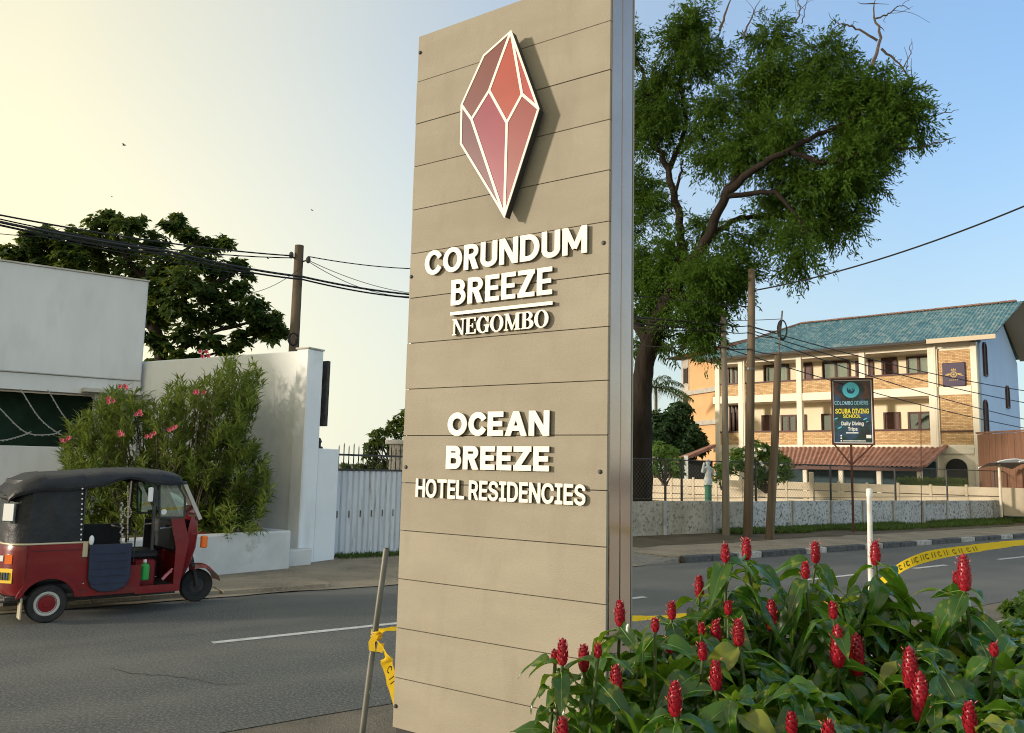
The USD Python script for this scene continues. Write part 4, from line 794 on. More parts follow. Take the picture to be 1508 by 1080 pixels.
bough([tp(1068, 290, -1), tp(1095, 240, 0), tp(1110, 180, .6), tp(1125, 110, .8), tp(1140, 50, 1)], .15, .03)
bough([tp(1068, 290, -1), tp(1140, 285, -1.5), tp(1180, 330, -2), tp(1185, 380, -2.2)], .09, .02)
bough([tp(1160, 222, -2), tp(1230, 240, -2.3), tp(1300, 205, -2.5), tp(1360, 190, -2.5)], .08, .02)
bough([tp(994, 290, 1), tp(1001, 260, .4), tp(1006, 235, .2)], .06, .03)
bough([tp(985, 250, 1.2), tp(960, 200, 1.4), tp(950, 130, 2), tp(930, 60, 2)], .11, .03)
bough([tp(985, 440), tp(1030, 430, -1), tp(1060, 445, -1.4), tp(1075, 470, -1.6)], .09, .02)
tw = M()
def bare(pts, r0=.05, kids=3, L=30):
    P = np.array([tp(*p) for p in pts]); q = limb(tw, P, r0, .008, 5, 5, .02)
    for k in range(kids):
        i = rng.integers(len(q) // 3, len(q) - 1); e = q[i] + rng.normal(size=3) * [.5, .3, .35] * L / 30 + [0, 0, .25]; md = (q[i] + e) / 2 + rng.normal(size=3) * .08
        limb(tw, [q[i], md, e], r0 * .35, .005, 4, 3)
bare([(1285, 100, -2), (1296, 55, -2), (1286, 20, -2), (1290, -8, -2)], .06, 3)
bare([(1292, 60, -2), (1262, 42, -2), (1240, 36, -2), (1225, 44, -2)], .04, 4)
bare([(1288, 28, -2), (1308, 22, -2), (1325, 8, -2), (1340, 14, -2)], .03, 4)
bare([(1298, 72, -2), (1320, 90, -2), (1342, 118, -2), (1345, 130, -2)], .04, 5)
bare([(1345, 132, -2), (1362, 129, -2), (1374, 124, -2)], .05, 0)
bare([(1330, 100, -2), (1340, 80, -2), (1342, 62, -2)], .02, 1)
bare([(1060, 45, 0), (1072, 10, 0), (1082, -12, 0)], .05, 1)
bare([(1095, 55, 0), (1105, 28, 0), (1120, 0, 0)], .04, 2)
bare([(1172, 35, 0), (1178, 10, 0), (1168, -12, 0)], .03, 4)
bare([(1180, 35, 0), (1186, 18, 0), (1190, -2, 0)], .02, 3)
bare([(1315, 212, -2.5), (1340, 218, -2.5), (1375, 212, -2.5), (1408, 202, -2.5)], .05, 4)
bare([(1355, 175, -2.5), (1385, 168, -2.5), (1412, 162, -2.5)], .02, 3)
part('bare_twigs', tw, K['twig'], bt, 60, kind='stuff')
cr = M(); RT = np.random.default_rng(21)
blobs = [(1010, 55, 58, 1.5), (985, 105, 50, 1.5), (1045, 95, 45, 1), (948, 150, 45, 2), (1028, 25, 36, 1), (965, 205, 45, 1.5), (1062, 160, 46, .8), (1108, 110, 46, .5), (1140, 60, 38, .6), (1150, 130, 46, 0), (1190, 95, 42, -.6), (1222, 75, 32, -1),
         (1205, 150, 46, -1), (1165, 205, 44, -1.5), (1262, 125, 36, -1.6), (1290, 115, 34, -2), (1300, 165, 44, -2), (1252, 195, 46, -2), (1330, 155, 36, -2.2), (1345, 182, 22, -2.4), (1285, 232, 42, -2), (1232, 250, 48, -1.8),
         (1180, 272, 42, -1.2), (1262, 285, 36, -1), (1215, 320, 38, -.6), (1142, 250, 36, -.6), (1135, 292, 22, 0), (1095, 205, 34, 0), (1165, 348, 26, -2), (1182, 376, 20, -2.2), (1050, 235, 34, .4), (1036, 195, 28, .8), (955, 310, 38, 1.6), (950, 375, 38, 1.5),
         (1000, 372, 36, .6), (1052, 392, 38, -.6), (1078, 425, 32, -1), (1005, 430, 34, .2), (1030, 475, 34, -.8), (962, 448, 34, .8), (1032, 335, 24, .6), (1092, 395, 26, -.8), (940, 265, 38, 2), (1088, 352, 20, -.4), (1240, 330, 22, -.8), (1125, 335, 16, .3), (1310, 205, 30, -2.4), (1075, 230, 30, -.4), (1120, 170, 36, .2), (915, 60, 50, 2.4), (945, 420, 34, 1.2), (985, 400, 26, .5), (965, 482, 24, .2), (1188, 300, 38, -.5), (1150, 200, 34, -.3), (1245, 170, 34, -1.4), (905, 190, 50, 2.6), (1020, 450, 28, -1.8), (1040, 400, 34, -1.8),(1030, 490, 20, -1.6), (900, 330, 46, 2.4), (1230, 118, 30, -1.2), (985, 160, 40, 1.6), (1045, 440, 26, -.9)]
for (x, y, r, dy) in blobs:
    R = r * 25 / 1200 * .88
    for k in range(3):                                              # every clump is made of smaller uneven ones
        c = tp(x, y, dy) + unit(1, RT)[0] * R * .55; rr = R * RT.uniform(.40, .62)
        feathery(cr, c, np.array([rr, rr * 1.1, rr * .8]), int(46 * (rr / .5) ** 1.5) + 10, 28, .155, .042, RT)
part('crown', cr, K['leaf_rain'], bt, kind='stuff')
# thin palm trunk and its fronds beside the big tree
def palm(label, base, top, r, fronds, L, droop):
    b = np.array([*base[:2], 0.3]); p = thing('palm_tree', label, 'tree', b); d = top - b
    m = M(); limb(m, [(0, 0, 0), d * .5 + [.08, 0, 0], d], r * 1.2, r * .8, 10, 5); part('trunk', m, K['palm_trunk'], p, 50)
    R_ = np.random.default_rng(int(L * 10))
    for k in range(fronds):
        a = k / fronds * 2 * np.pi + R_.normal() * .2; el = R_.uniform(.1, 1.1); s = np.linspace(0, 1, 16)
        x = s * L * np.cos(el); z = s * L * np.sin(el) - s ** 2 * L * droop; q = np.stack([x * np.cos(a), x * np.sin(a), z], 1)
        fm = M().tube(q, np.linspace(.03, .008, 16), 4); t = np.gradient(q, axis=0); side = np.array([-np.sin(a), np.cos(a), 0])
        for sg_ in (-1, 1):
            i = np.repeat(np.arange(2, 16), 3); jit = R_.random((len(i), 1)) * .1
            fm.add(*leaves(q[i] + t[i] * jit * 3, side * sg_ + t[i] * 2.5 / L * .9 + [0, 0, -.5] + R_.normal(size=(len(i), 3)) * .1, np.tile([0, 0, 1.], (len(i), 1)), L * .26 * np.sin(np.clip(i / 16, .12, .95) * np.pi) ** .5 + .1, .05, .4, False))
        part('frond', fm.move(d), K['leaf_palm'], p)
    return p
tb = at(948, 738, 31); palm('slim pale-trunked palm right behind the big dark tree trunk', tb, at(950, 515, 31), .13, 9, 1.6, .6)
tb = at(962, 700, 55); palm('drooping young palm behind the shrubs left of the villa', tb, at(966, 572, 55), .12, 12, 2.6, .62)
def shrub(name, label, base, clumps, Y, leaf, mat, L, W, dens=1.0, trunk_r=.06, seed=5, cat='shrub', per=7, flat=1.0):
    R_ = np.random.default_rng(seed); b = at(*base, Y); z0 = max(b[2], 0) if b[2] < 1.2 else .3
    t = thing(name, label, cat, (b[0], b[1], z0)); o = np.array([b[0], b[1], z0]); m = M(); s = M()
    for (x, y, r) in clumps:
        c = at(x, y, Y) - o; c[1] += R_.normal() * r * Y / 1200 * .35; R = r * Y / 1200
        rosettes(m, c, (R, R, R * .85), int(dens * 34 * (R / .5) ** 1.7) + 6, per, L, W, R_, flat=flat)
        limb(s, [(R_.normal() * .05, R_.normal() * .05, 0), c * [.4, .4, .5] + R_.normal(size=3) * .05, c], trunk_r, trunk_r * .3, 6, 4)
    part('trunk', s, K['twig'], t, 60); part('crown', m, mat, t, kind='stuff'); return t, o
shrub('round_shrub', 'bright green rounded shrub behind the cream fence near the big tree trunk', (977, 715), [(962, 678, 16), (985, 668, 18), (975, 688, 18), (995, 684, 15), (970, 660, 13), (955, 692, 12), (1000, 696, 10)], 38, 8, K['leaf_shrub'], .17, .08, 1.2, .05, 11)
shrub('dark_tree', 'dark green bushy tree between the big trunk and the orange apartments', (990, 700), [(975, 625, 24), (1000, 610, 20), (1010, 640, 24), (985, 650, 24), (1025, 650, 18), (962, 650, 20), (1000, 665, 22), (1030, 660, 12)], 48, 8, K['leaf_dark'], .32, .15, 1.4, .12, 12, 'tree')
fg, fo = shrub('frangipani', 'bright green frangipani with white blossoms behind the three poles', (1130, 726), [(1095, 672, 16), (1115, 660, 16), (1135, 672, 18), (1150, 685, 16), (1110, 690, 16), (1080, 685, 12), (1160, 698, 12), (1140, 700, 14), (1065, 690, 10), (1122, 705, 12)], 36.5, 8, K['leaf_shrub'], .24, .08, 1.3, .06, 13)
R_ = np.random.default_rng(3)
for k in range(12):
    c = at(R_.uniform(1090, 1165), R_.uniform(655, 705), 35.9) - fo; m = M()
    for j in range(5): m.add(*leaves([c], [[math.cos(j * 1.257), -.5, math.sin(j * 1.257)]], [[0, -1., 0]], .1, .07))
    part('blossom', m, K['white_petal'], fg)
shrub('corner_shrub', 'small green shrub low in front of the frangipani by the statue', (1062, 722), [(1060, 690, 9), (1068, 700, 10), (1056, 704, 9)], 36, 8, K['leaf_shrub'], .15, .06, 1.3, .03, 14)
# tree behind the gate
shrub('layered_tree', 'small layered green tree behind the gate, partly hidden by the sign', (590, 700), [(560, 645, 15), (548, 662, 12), (545, 675, 11), (578, 632, 14), (592, 620, 12), (552, 655, 9), (575, 660, 13), (600, 640, 18), (605, 612, 14), (545, 690, 8), (560, 684, 10), (530, 690, 7), (585, 680, 12), (508, 690, 6)], 30, 8, K['leaf_almond'], .20, .08, 1.3, .07, 15, 'tree')
# broad almond tree behind the white building
AT = at(235, 560, 29); at_t = thing('almond_tree', 'broad dark green tree behind the white building on the left', 'tree', (AT[0], AT[1], 0)); o2 = np.array([AT[0], AT[1], 0])
ap_ = lambda x, y, dy=0.0: at(x, y, 29 + dy) - o2
m = M(); limb(m, [(0, 0, 0), ap_(240, 560), ap_(225, 470), ap_(215, 400)], .3, .16, 12, 5); part('trunk', m, K['bark'], at_t, 60)
for pts in (((235, 540), (290, 500), (350, 480), (405, 470)), ((228, 490), (180, 440), (110, 400), (40, 385)), ((222, 440), (260, 380), (300, 350)), ((218, 420), (180, 370), (170, 335)), ((236, 530), (280, 530), (330, 520)), ((225, 470), (290, 430), (350, 400))):
    m = M(); limb(m, [ap_(*p) for p in pts], .11, .03, 7, 5, .03); part('limb', m, K['bark'], at_t, 60)
cr = M(); RA_ = np.random.default_rng(31)
for (x, y, r) in [(20, 378, 20), (45, 370, 24), (40, 350, 14), (75, 375, 26), (70, 350, 20), (60, 396, 18), (105, 355, 28), (110, 385, 28), (150, 335, 24), (145, 365, 30), (160, 320, 12), (185, 335, 22), (190, 365, 30), (205, 330, 14), (225, 360, 24), (255, 335, 20), (262, 322, 10), (240, 390, 32), (150, 395, 28), (195, 400, 30), (280, 350, 14),
                  (305, 365, 20), (325, 358, 12), (285, 385, 26), (335, 360, 7), (320, 400, 26), (350, 395, 18), (365, 408, 8), (270, 420, 32), (310, 435, 30), (350, 430, 22), (375, 455, 24), (340, 465, 28), (400, 475, 20), (415, 490, 12), (380, 490, 20), (355, 500, 18), (300, 470, 26), (260, 455, 26), (230, 430, 28), (235, 475, 22), (270, 495, 22), (310, 505, 20), (330, 520, 12), (240, 510, 16), (225, 540, 14), (265, 530, 14), (290, 530, 12), (245, 555, 10), (215, 500, 12), (400, 500, 12), (10, 372, 12), (345, 515, 10), (220, 465, 16)]:
    c = ap_(x, y, RA_.normal() * .7); R = r * 29 / 1200
    rosettes(cr, c, (R, R * 1.2, R * .8), int(42 * (R / .5) ** 1.6) + 10, 7, .26, .13, RA_, .8, .2)
part('crown', cr, K['leaf_almond'], at_t, kind='stuff')
# oleander bush in the planter
OB = G(245, 850); OBY = 14.9
ol = thing('oleander_bush', 'tall oleander bush with pink flowers growing in the white planter', 'bush', (at(250, 790, OBY)[0], OBY, .4)); oo = np.array([at(250, 790, OBY)[0], OBY, .4])
RO = np.random.default_rng(41); ls = M(); sm_ = M()
outline = Polygon([(92, 690), (88, 640), (105, 610), (135, 600), (150, 575), (175, 570), (190, 575), (215, 580), (240, 575), (262, 555), (285, 565), (300, 545), (320, 555), (322, 530), (345, 520), (352, 540), (372, 525), (385, 545), (375, 560), (390, 585), (370, 605), (368, 640), (395, 665), (400, 705), (398, 745), (360, 770), (330, 790), (110, 790), (85, 720)])
tips = []
while len(tips) < 1150:
    x, y = RO.uniform(85, 402), RO.uniform(518, 785)
    if outline.contains(Point(x, y)): tips.append((x, y))
for (x, y) in tips:
    dep = RO.normal() * .55
    e = at(x, y, OBY + np.clip(dep, -1.0, 1.0)) - oo; e[1] = np.clip(e[1], -1.05, 1.0)
    bx = e[0] * .62 + RO.normal() * .12; root = np.array([bx * .8, e[1] * .4, 0.0]); md = root * .4 + e * .6 + [0, 0, .12]
    if RO.random() < .15: limb(sm_, [root, md, e], .014, .006, 4, 3)
    n = 22; s = RO.random(n) ** .7 * .5; ax = (e - md); ax /= np.linalg.norm(ax) + 1e-6; ax = ax * .55 + [0, 0, .6] + RO.normal(size=3) * .25; ax /= np.linalg.norm(ax)
    p = e - ax * (s * .75)[:, None]; a = RO.random(n) * 6.283; u1 = np.cross(ax, [0, 1, .1]); u1 /= np.linalg.norm(u1); u2 = np.cross(ax, u1)
    dd = ax * RO.uniform(.5, 1.3, (n, 1)) + np.cos(a)[:, None] * u1 * .8 + np.sin(a)[:, None] * u2 * .8
    ls.add(*leaves(p, dd, np.tile(ax, (n, 1)) + RO.normal(size=(n, 3)) * .2, RO.uniform(.15, .25, n), .032, .35, False))
part('stems', sm_, K['twig'], ol, 60); part('foliage', ls, K['leaf_oleander'], ol, kind='stuff')
for (x, y) in ((184, 570), (293, 581), (205, 608), (181, 638), (97, 645), (255, 632), (223, 643), (302, 524), (160, 590)):
    c = at(x, y, OBY - 1.05) - oo; m = M()
    for k in range(4):
        cc_ = c + RO.normal(size=3) * .04
        for j in range(5): m.add(*leaves([cc_], [[math.cos(j * 1.257 + k), -.6, math.sin(j * 1.257 + k)]], [[0, -1., .1]], .05, .04))
    part('blossom', m, K['pink'], ol)
m = M(); RO2 = np.random.default_rng(2); c = at(372, 778, 14.2) - oo
for k in range(60): m.add(*leaves([c + RO2.normal(size=3) * [.08, .05, .04]], [[RO2.normal() * .6, -.5, RO2.normal() * .8]], [[0, -1., .4]], .13, .02, .4, False))
part('hanging_sprig', m, K['leaf_oleander'], ol)

# ================================================================ THE SIGN
SO = G(578, 1068, 0.3); S = Frame(SO, math.atan2(-.562, .827)); SW, SH = 1.467, 4.803
sign = thing('hotel_sign', 'tall beige plank-clad hotel sign slab with red gem emblem and raised cream lettering', 'sign', S.loc(0), S.a)
rows = [0.287] + [4.474 - .2992 * k for k in range(13, -1, -1)] + [SH]
for z0, z1 in zip(rows[:-1], rows[1:]):
    d = rng.uniform(-.0012, .0012)
    part('plank', M().box(rng.uniform(-.002, .001), SW + rng.uniform(-.001, .001), d, .022, z0 + .0022, z1 - .0022, .0015), K['plank'], sign)
part('core', M().box(.012, SW - .012, .022, .30, .25, SH - .01), K['sign_dark'], sign)
part('side_channel', M().box(SW - .012, SW + .004, .024, .135, .29, SH - .005, .004).box(SW - .012, SW + .001, .135, .150, .29, SH - .01), K['sign_metal'], sign)
part('side_channel', M().box(SW - .012, SW + .004, .155, .285, .29, SH - .005, .004), K['sign_metal'], sign)
part('side_channel', M().box(-.004, .012, .024, .29, .29, SH - .005, .004), K['sign_metal'], sign)
part('back_panel', M().box(.0, SW, .30, .318, .29, SH - .01), K['plank'], sign)
part('base', M().box(.06, SW - .06, .04, .28, .05, .26), K['sign_dark'], sign)
for p in ((619, 78), (606, 408), (598, 688), (583, 1040), (889, 358), (884, 695), (892, 1012)):
    u, z = S.px(*p); part('screw', M().lathe([(0, .012), (.008, .011), (.012, .006), (.012, 0)], 12, (u, 0, z), 'y'), K['black_metal'], sign, 40)
# emblem
gw = -.100
gp = lambda x, y: tuple(S.px(560 + x / 3.2725, y / 3.2725, gw))
T_, R1, B_, UL, L_, LL, BL_ = gp(630, 150), gp(764, 525), gp(598, 1046), gp(498, 268), gp(391, 505), gp(387, 694), gp(558, 976)
P1, P2, P3, P4, T2 = gp(525, 437), gp(683, 455), gp(610, 592), gp(440, 576), gp(616, 180)
bx = (np.array(B_) * .84 + np.array(P4) * .16)
outer = Polygon([T_, R1, B_, BL_, LL, L_, UL])
emb = part('emblem', M().ext(outer, -.043, .054), K['sign_dark'], sign, label='faceted red gem emblem with cream outlines')
part('mount', M().box(.66, .80, -.045, 0, 3.75, 4.25), K['sign_dark'], emb)
fac = [(0, [T_, UL, L_, P4, P1]), (1, [T_, P1, P3, P2]), (2, [T_, P2, R1]), (3, [P1, P4, B_, P3]), (4, [P2, R1, B_, P3]), (5, [L_, LL, BL_, B_, P4])]
for k, poly in fac: part('facet', M().ext(Polygon(poly).buffer(-.004), -.0971, .0016), K[f'gem{k}'], emb)
st_ = .0085
lines = [LineString([T_, P1, P4]), LineString([T_, P2, P3]), LineString([P1, P3, B_]), LineString([L_, P4, B_]), LineString([P2, R1])]
fr = unary_union([l.buffer(st_, cap_style=2, join_style=2) for l in lines] + [outer.buffer(.004, join_style=2, mitre_limit=2.5).difference(outer.buffer(-.0095, join_style=2))]).intersection(outer.buffer(.004, join_style=2, mitre_limit=2.5))
part('outline', M().ext(fr, -.0970, .0050), K['letter'], emb)

# ---- lettering drawn from strokes
def ell(cx, cy, rx, ry, n=40): return affinity.scale(Point(cx, cy).buffer(1.0, n), rx, ry)
def ring(cx, cy, rx, ry, t): return ell(cx, cy, rx, ry).difference(ell(cx, cy, rx - t, ry - t))
def seg(a, b, t): return LineString([a, b]).buffer(t / 2, cap_style=2)
def sans(ch, t, w):
    """A heavy geometric capital, 1 high and w wide, strokes t thick."""
    B0 = sbox(0, 0, w, 1)
    bar = lambda x0, x1, y0, y1: sbox(x0, y0, x1, y1)
    if ch == 'O': return ring(w / 2, .5, w / 2, .5, t)
    if ch == 'C': return ring(w * .54, .5, w * .54, .5, t).intersection(B0).difference(Polygon([(w * .60, .5), (w * 1.3, .5 + .42), (w * 1.3, .5 - .42)]))
    if ch == 'U': return unary_union([bar(0, t, .42, 1), bar(w - t, w, .42, 1), ring(w / 2, w / 2 * .92, w / 2, w / 2 * .92, t).intersection(sbox(0, 0, w, w / 2 * .92)), bar(0, t, w / 2 * .9, .5), bar(w - t, w, w / 2 * .9, .5)])
    if ch == 'N': return unary_union([bar(0, t, 0, 1), bar(w - t, w, 0, 1), Polygon([(0, 1), (t * 1.15, 1), (w, 0), (w - t * 1.15, 0)])])
    if ch == 'M': return unary_union([bar(0, t, 0, 1), bar(w - t, w, 0, 1), Polygon([(0, 1), (t * 1.05, 1), (w / 2 + t * .4, .25), (w / 2 - t * .4, .18)]).convex_hull, Polygon([(w, 1), (w - t * 1.05, 1), (w / 2 - t * .4, .25), (w / 2 + t * .4, .18)]).convex_hull])
    if ch == 'D': return unary_union([bar(0, t, 0, 1), ring(w * .42, .5, w * .58, .5, t).intersection(sbox(w * .42, 0, w, 1)), bar(0, w * .43, 0, t), bar(0, w * .43, 1 - t, 1)])
    if ch in 'RBP':
        h = .56 if ch == 'R' else .52; r = h / 2
        bowl = lambda y0, hh, ww: unary_union([ring(ww - hh / 2, y0 + hh / 2, hh / 2, hh / 2, t * .92).intersection(sbox(ww - hh / 2, y0, ww, y0 + hh)), bar(0, ww - hh / 2 + .01, y0, y0 + t * .92), bar(0, ww - hh / 2 + .01, y0 + hh - t * .92, y0 + hh)])
        g = [bar(0, t, 0, 1), bowl(1 - h, h, w * (.97 if ch == 'R' else .93))]
        if ch == 'R': g.append(Polygon([(w * .34, 1 - h + .06), (w * .34 + t * 1.2, 1 - h + .06), (w, 0), (w - t * 1.25, 0)]))
        if ch == 'B': g.append(bowl(0, 1 - h + t * .92, w))
        return unary_union(g)
    if ch == 'E': return unary_union([bar(0, t, 0, 1), bar(0, w, 0, t * .92), bar(0, w * .93, .5 - t * .44, .5 + t * .44), bar(0, w, 1 - t * .92, 1)])
    if ch == 'Z': return unary_union([bar(0, w, 0, t * .92), bar(0, w, 1 - t * .92, 1), Polygon([(0, t * .5), (t * 1.2, t * .5), (w, 1 - t * .5), (w - t * 1.2, 1 - t * .5)])])
    if ch == 'A': return unary_union([Polygon([(0, 0), (t * 1.08, 0), (w / 2 + t * .54, 1), (w / 2 - t * .54, 1)]), Polygon([(w, 0), (w - t * 1.08, 0), (w / 2 - t * .54, 1), (w / 2 + t * .54, 1)]), bar(w * .2, w * .8, .2, .2 + t * .85)])
def serif(ch):
    """A high-contrast serif capital and its width."""
    t, h, s = .17, .05, .045
    bar = lambda x0, x1, y0, y1: sbox(x0, y0, x1, y1)
    sf = lambda x0, x1: [bar(x0, x1, 0, s), bar(x0, x1, 1 - s, 1)]
    if ch == 'N': w = .80; return unary_union([bar(.09, .09 + h * 1.3, 0, 1), bar(w - .15, w - .15 + h * 1.3, 0, 1), Polygon([(.05, 1), (.24, 1), (w - .085, 0), (w - .20, 0)]), bar(0, .24, 0, s), bar(0, .2, 1 - s, 1), bar(w - .25, w, 1 - s, 1)]), w
    if ch == 'E': w = .66; return unary_union([bar(.08, .08 + t, 0, 1), bar(0, w - .02, 0, s), bar(0, w - .04, 1 - s, 1), bar(.1, .46, .5 - s / 2, .5 + s / 2), bar(w - .07, w, 0, .24), bar(w - .09, w - .02, .78, 1), bar(.43, .48, .38, .62)]), w
    if ch == 'G': w = .78; return unary_union([ell(.39, .5, .39, .52).difference(ell(.41, .5, .22, .47)).difference(sbox(.5, .42, 1, .72)), bar(.57, .57 + t * .9, .03, .44), bar(.48, w + .02, .42, .42 + s), bar(w - .1, w - .04, .66, .97)]), w + .02
    if ch == 'O': w = .80; return ell(.4, .5, .4, .52).difference(ell(.4, .5, .225, .475)), w
    if ch == 'M': w = .98; return unary_union([bar(.1, .1 + h * 1.2, 0, 1), bar(w - .27, w - .1, 0, 1), Polygon([(.06, 1), (.25, 1), (.53, .12), (.45, 0)]), Polygon([(w - .19, 1), (w - .12, 1), (.49, 0), (.44, .02)]), bar(0, .24, 0, s), bar(w - .36, w, 0, s), bar(0, .2, 1 - s, 1), bar(w - .2, w, 1 - s, 1)]), w
    if ch == 'B':
        w = .70; g = [bar(.08, .08 + t, 0, 1), bar(0, .4, 0, s), bar(0, .38, 1 - s, 1), bar(.1, .4, .51, .51 + s)]
        g.append(ell(.36, .77, .28, .23).difference(ell(.33, .77, .14, .185)).intersection(sbox(.36, .5, 1, 1))); g.append(ell(.38, .27, .32, .275).difference(ell(.34, .27, .17, .225)).intersection(sbox(.38, 0, 1, .6))); return unary_union(g), w
def lay(glyphs, u0, u1, z0, z1, depth, gap):
    """Spreads the glyphs [(shape, width)] between u0 and u1; each becomes a letter with a cream face and a dark return."""
    tot = sum(w for _, w in glyphs) + gap * (len(glyphs) - 1); k = (u1 - u0) / tot; x = u0
    for g, w in glyphs:
        if g is not None:
            q = affinity.affine_transform(g, [k, 0, 0, z1 - z0, x, z0]).simplify(.0004)
            l = part('letter', M().ext(q, -.004, depth - .007), K['letter_side'], sign); part('letter_face', M().ext(q.buffer(.0012, join_style=2), -.003 - depth + .006, .006), K['letter'], l)
        x += (w + gap) * k
def block(tl, tr, bl, br, w=-.03):
    a, b, c, d = (S.px(*p, w) for p in (tl, tr, bl, br)); return (a[0] + c[0]) / 2, (b[0] + d[0]) / 2, (c[1] + d[1]) / 2, (a[1] + b[1]) / 2
u0, u1, z0, z1 = block((626, 366), (863, 337), (625, 403), (864, 375))
lay([(sans(c, .178, w), w) for c, w in zip('CORUNDUM', (.72, .80, .60, .66, .72, .72, .66, .86))], u0, u1, z0, z1, .024, .10)
u0, u1, z0, z1 = block((664, 412), (812, 394), (664, 446), (812, 437))
lay([(sans(c, .172, w), w) for c, w in zip('BREEZE', (.58, .60, .52, .52, .60, .52))], u0, u1, z0, z1, .024, .10)
a, b = S.px(663.5, 462, -.03), S.px(813.5, 447, -.03)
bar_ = sbox(a[0], (a[1] + b[1]) / 2 - .009, b[0], (a[1] + b[1]) / 2 + .009)
lay([(affinity.affine_transform(bar_, [1 / (b[0] - a[0]), 0, 0, 1 / .018, -a[0] / (b[0] - a[0]), -((a[1] + b[1]) / 2 - .009) / .018]), 1.0)], a[0], b[0], (a[1] + b[1]) / 2 - .009, (a[1] + b[1]) / 2 + .009, .03, 0)
u0, u1, z0, z1 = block((666, 470), (807, 457), (666, 494), (807, 481))
lay([serif(c) for c in 'NEGOMBO'], u0, u1, z0, z1, .026, .07)
u0, u1, z0, z1 = block((659, 608), (808, 605), (659, 642), (808, 641.5))
lay([(sans(c, .235, w), w) for c, w in zip('OCEAN', (.98, .86, .74, 1.02, .92))], u0, u1, z0, z1, .024, .11)
u0, u1, z0, z1 = block((657, 657), (807, 658), (656, 691), (808, 693.5))
lay([(sans(c, .235, w), w) for c, w in zip('BREEZE', (.80, .80, .72, .72, .84, .72))], u0, u1, z0, z1, .024, .12)
u0, u1, z0, z1 = block((612, 707), (861, 712), (611, 735), (861, 741))
def inter(ch):
    m = meshkit.text_mesh(ch, 1.0, 1.0, True); v, f = m.vertices, m.faces
    tris = [Polygon(v[t][:, :2]) for t in f if v[t][:, 2].max() < 1e-6]
    g = unary_union([t.buffer(.004) for t in tris if t.is_valid and t.area > 1e-9]).buffer(-.008); x0, y0, x1, y1 = g.bounds
    return affinity.affine_transform(g, [1, 0, 0, 1 / (y1 - y0), -x0, -y0 / (y1 - y0)]), x1 - x0
lay([(None, .20) if c == ' ' else inter(c) for c in 'HOTEL RESIDENCIES'], u0, u1, z0, z1, .022, .125)

# ---------------------------------------------------------------- leaning pipe, white pipe, tape
pb = G(530, 1083, .06); pt = at(569, 808, pb[1] + .10)
pipe = thing('metal_pipe', 'leaning galvanised pipe stake left of the sign with yellow tape knotted on it', 'post', (pb[0], pb[1], .0)); oP = np.array([pb[0], pb[1], 0.0])
part('pipe', M().tube([(0, 0, -.1), (pt - oP) * .5, (pt - oP)], .0215, 14), K['galv'], pipe, 50)
part('pipe_mouth', M().lathe([(0, -.001), (.017, 0), (.017, .0035)], 12, pt - oP), K['black_metal'], pipe)
wb = at(1281, 900, 7.0); wt = at(1280, 721, 7.0)
wp = thing('white_post', 'white pipe post standing among the red flower spikes', 'post', (wb[0], wb[1], .06)); part('pipe', M().tube([(0, 0, 0), wt - np.array([wb[0], wb[1], .06])], .021, 12), K['pvc'], wp, 50)
part('cap', M().lathe([(.026, -.06), (.026, 0), (.018, .008), (0, .01)], 12, wt - np.array([wb[0], wb[1], .06])), K['pvc'], wp, 50)
def ribbon(name, label, pts, width, twist, n=60, marks=None, cat='tape', crumple=.006):
    a = np.array(pts, float); t = np.linspace(0, len(a) - 1, n); i = np.clip(t.astype(int), 0, len(a) - 2); x = (t - i)[:, None]; gr = np.gradient(a, axis=0)
    q = (2 * x**3 - 3 * x**2 + 1) * a[i] + (x**3 - 2 * x**2 + x) * gr[i] + (-2 * x**3 + 3 * x**2) * a[i + 1] + (x**3 - x**2) * gr[i + 1]
    tg = np.gradient(q, axis=0); tg /= np.linalg.norm(tg, axis=1, keepdims=True); side = np.cross(tg, [0, 0, 1.]); side /= np.linalg.norm(side, axis=1, keepdims=True); up = np.cross(side, tg)
    th = np.interp(t, np.linspace(0, len(a) - 1, len(twist)), twist)[:, None]; wv = np.cos(th) * up + np.sin(th) * side; nv = np.cross(tg, wv)
    w_ = np.interp(t, np.linspace(0, len(a) - 1, len(np.atleast_1d(width))), np.atleast_1d(width))[:, None] if np.ndim(width) else width
    P = np.stack([q + wv * w_ * s / 2 + nv * ((meshkit.noise(q * 22 + s) - .5)[:, None] * crumple * 2) for s in (-1, -.5, 0, .5, 1)], 1)
    o = q[0].copy(); tp_ = thing(name, label, cat, o); body = part('band', M().grid(P - o), K['tape'], tp_, True)
    if marks:
        m = M()
        for s in np.arange(*marks):
            k = int(s * (n - 1)); c = q[k]; sgn = -1 if nv[k] @ (c - [0, 0, EYE]) > 0 else 1; ww = float(w_[k]) if np.ndim(w_) else w_
            for kind, off in (('o', 0), ('l', .62), ('l', .95)):
                cc = c + tg[k] * ww * off * 1.3
                if kind == 'o':
                    aa = np.linspace(.6, 5.7, 14); m.grid(np.stack([cc + tg[k] * np.cos(aa)[:, None] * rr * ww + wv[k] * np.sin(aa)[:, None] * rr * ww + nv[k] * sgn * .008 for rr in (.19, .29)], 1) - o)
                else:
                    m.grid(np.array([[cc + wv[k] * e * ww * .28 + tg[k] * (g_ + e * .06) * ww + nv[k] * sgn * .008 for g_ in (-.05, .05)] for e in (-1, 1)]) - o)
        part('print', m, K['tape_ink'], tp_)
    return tp_
kn = at(552, 934, pb[1] + .05)
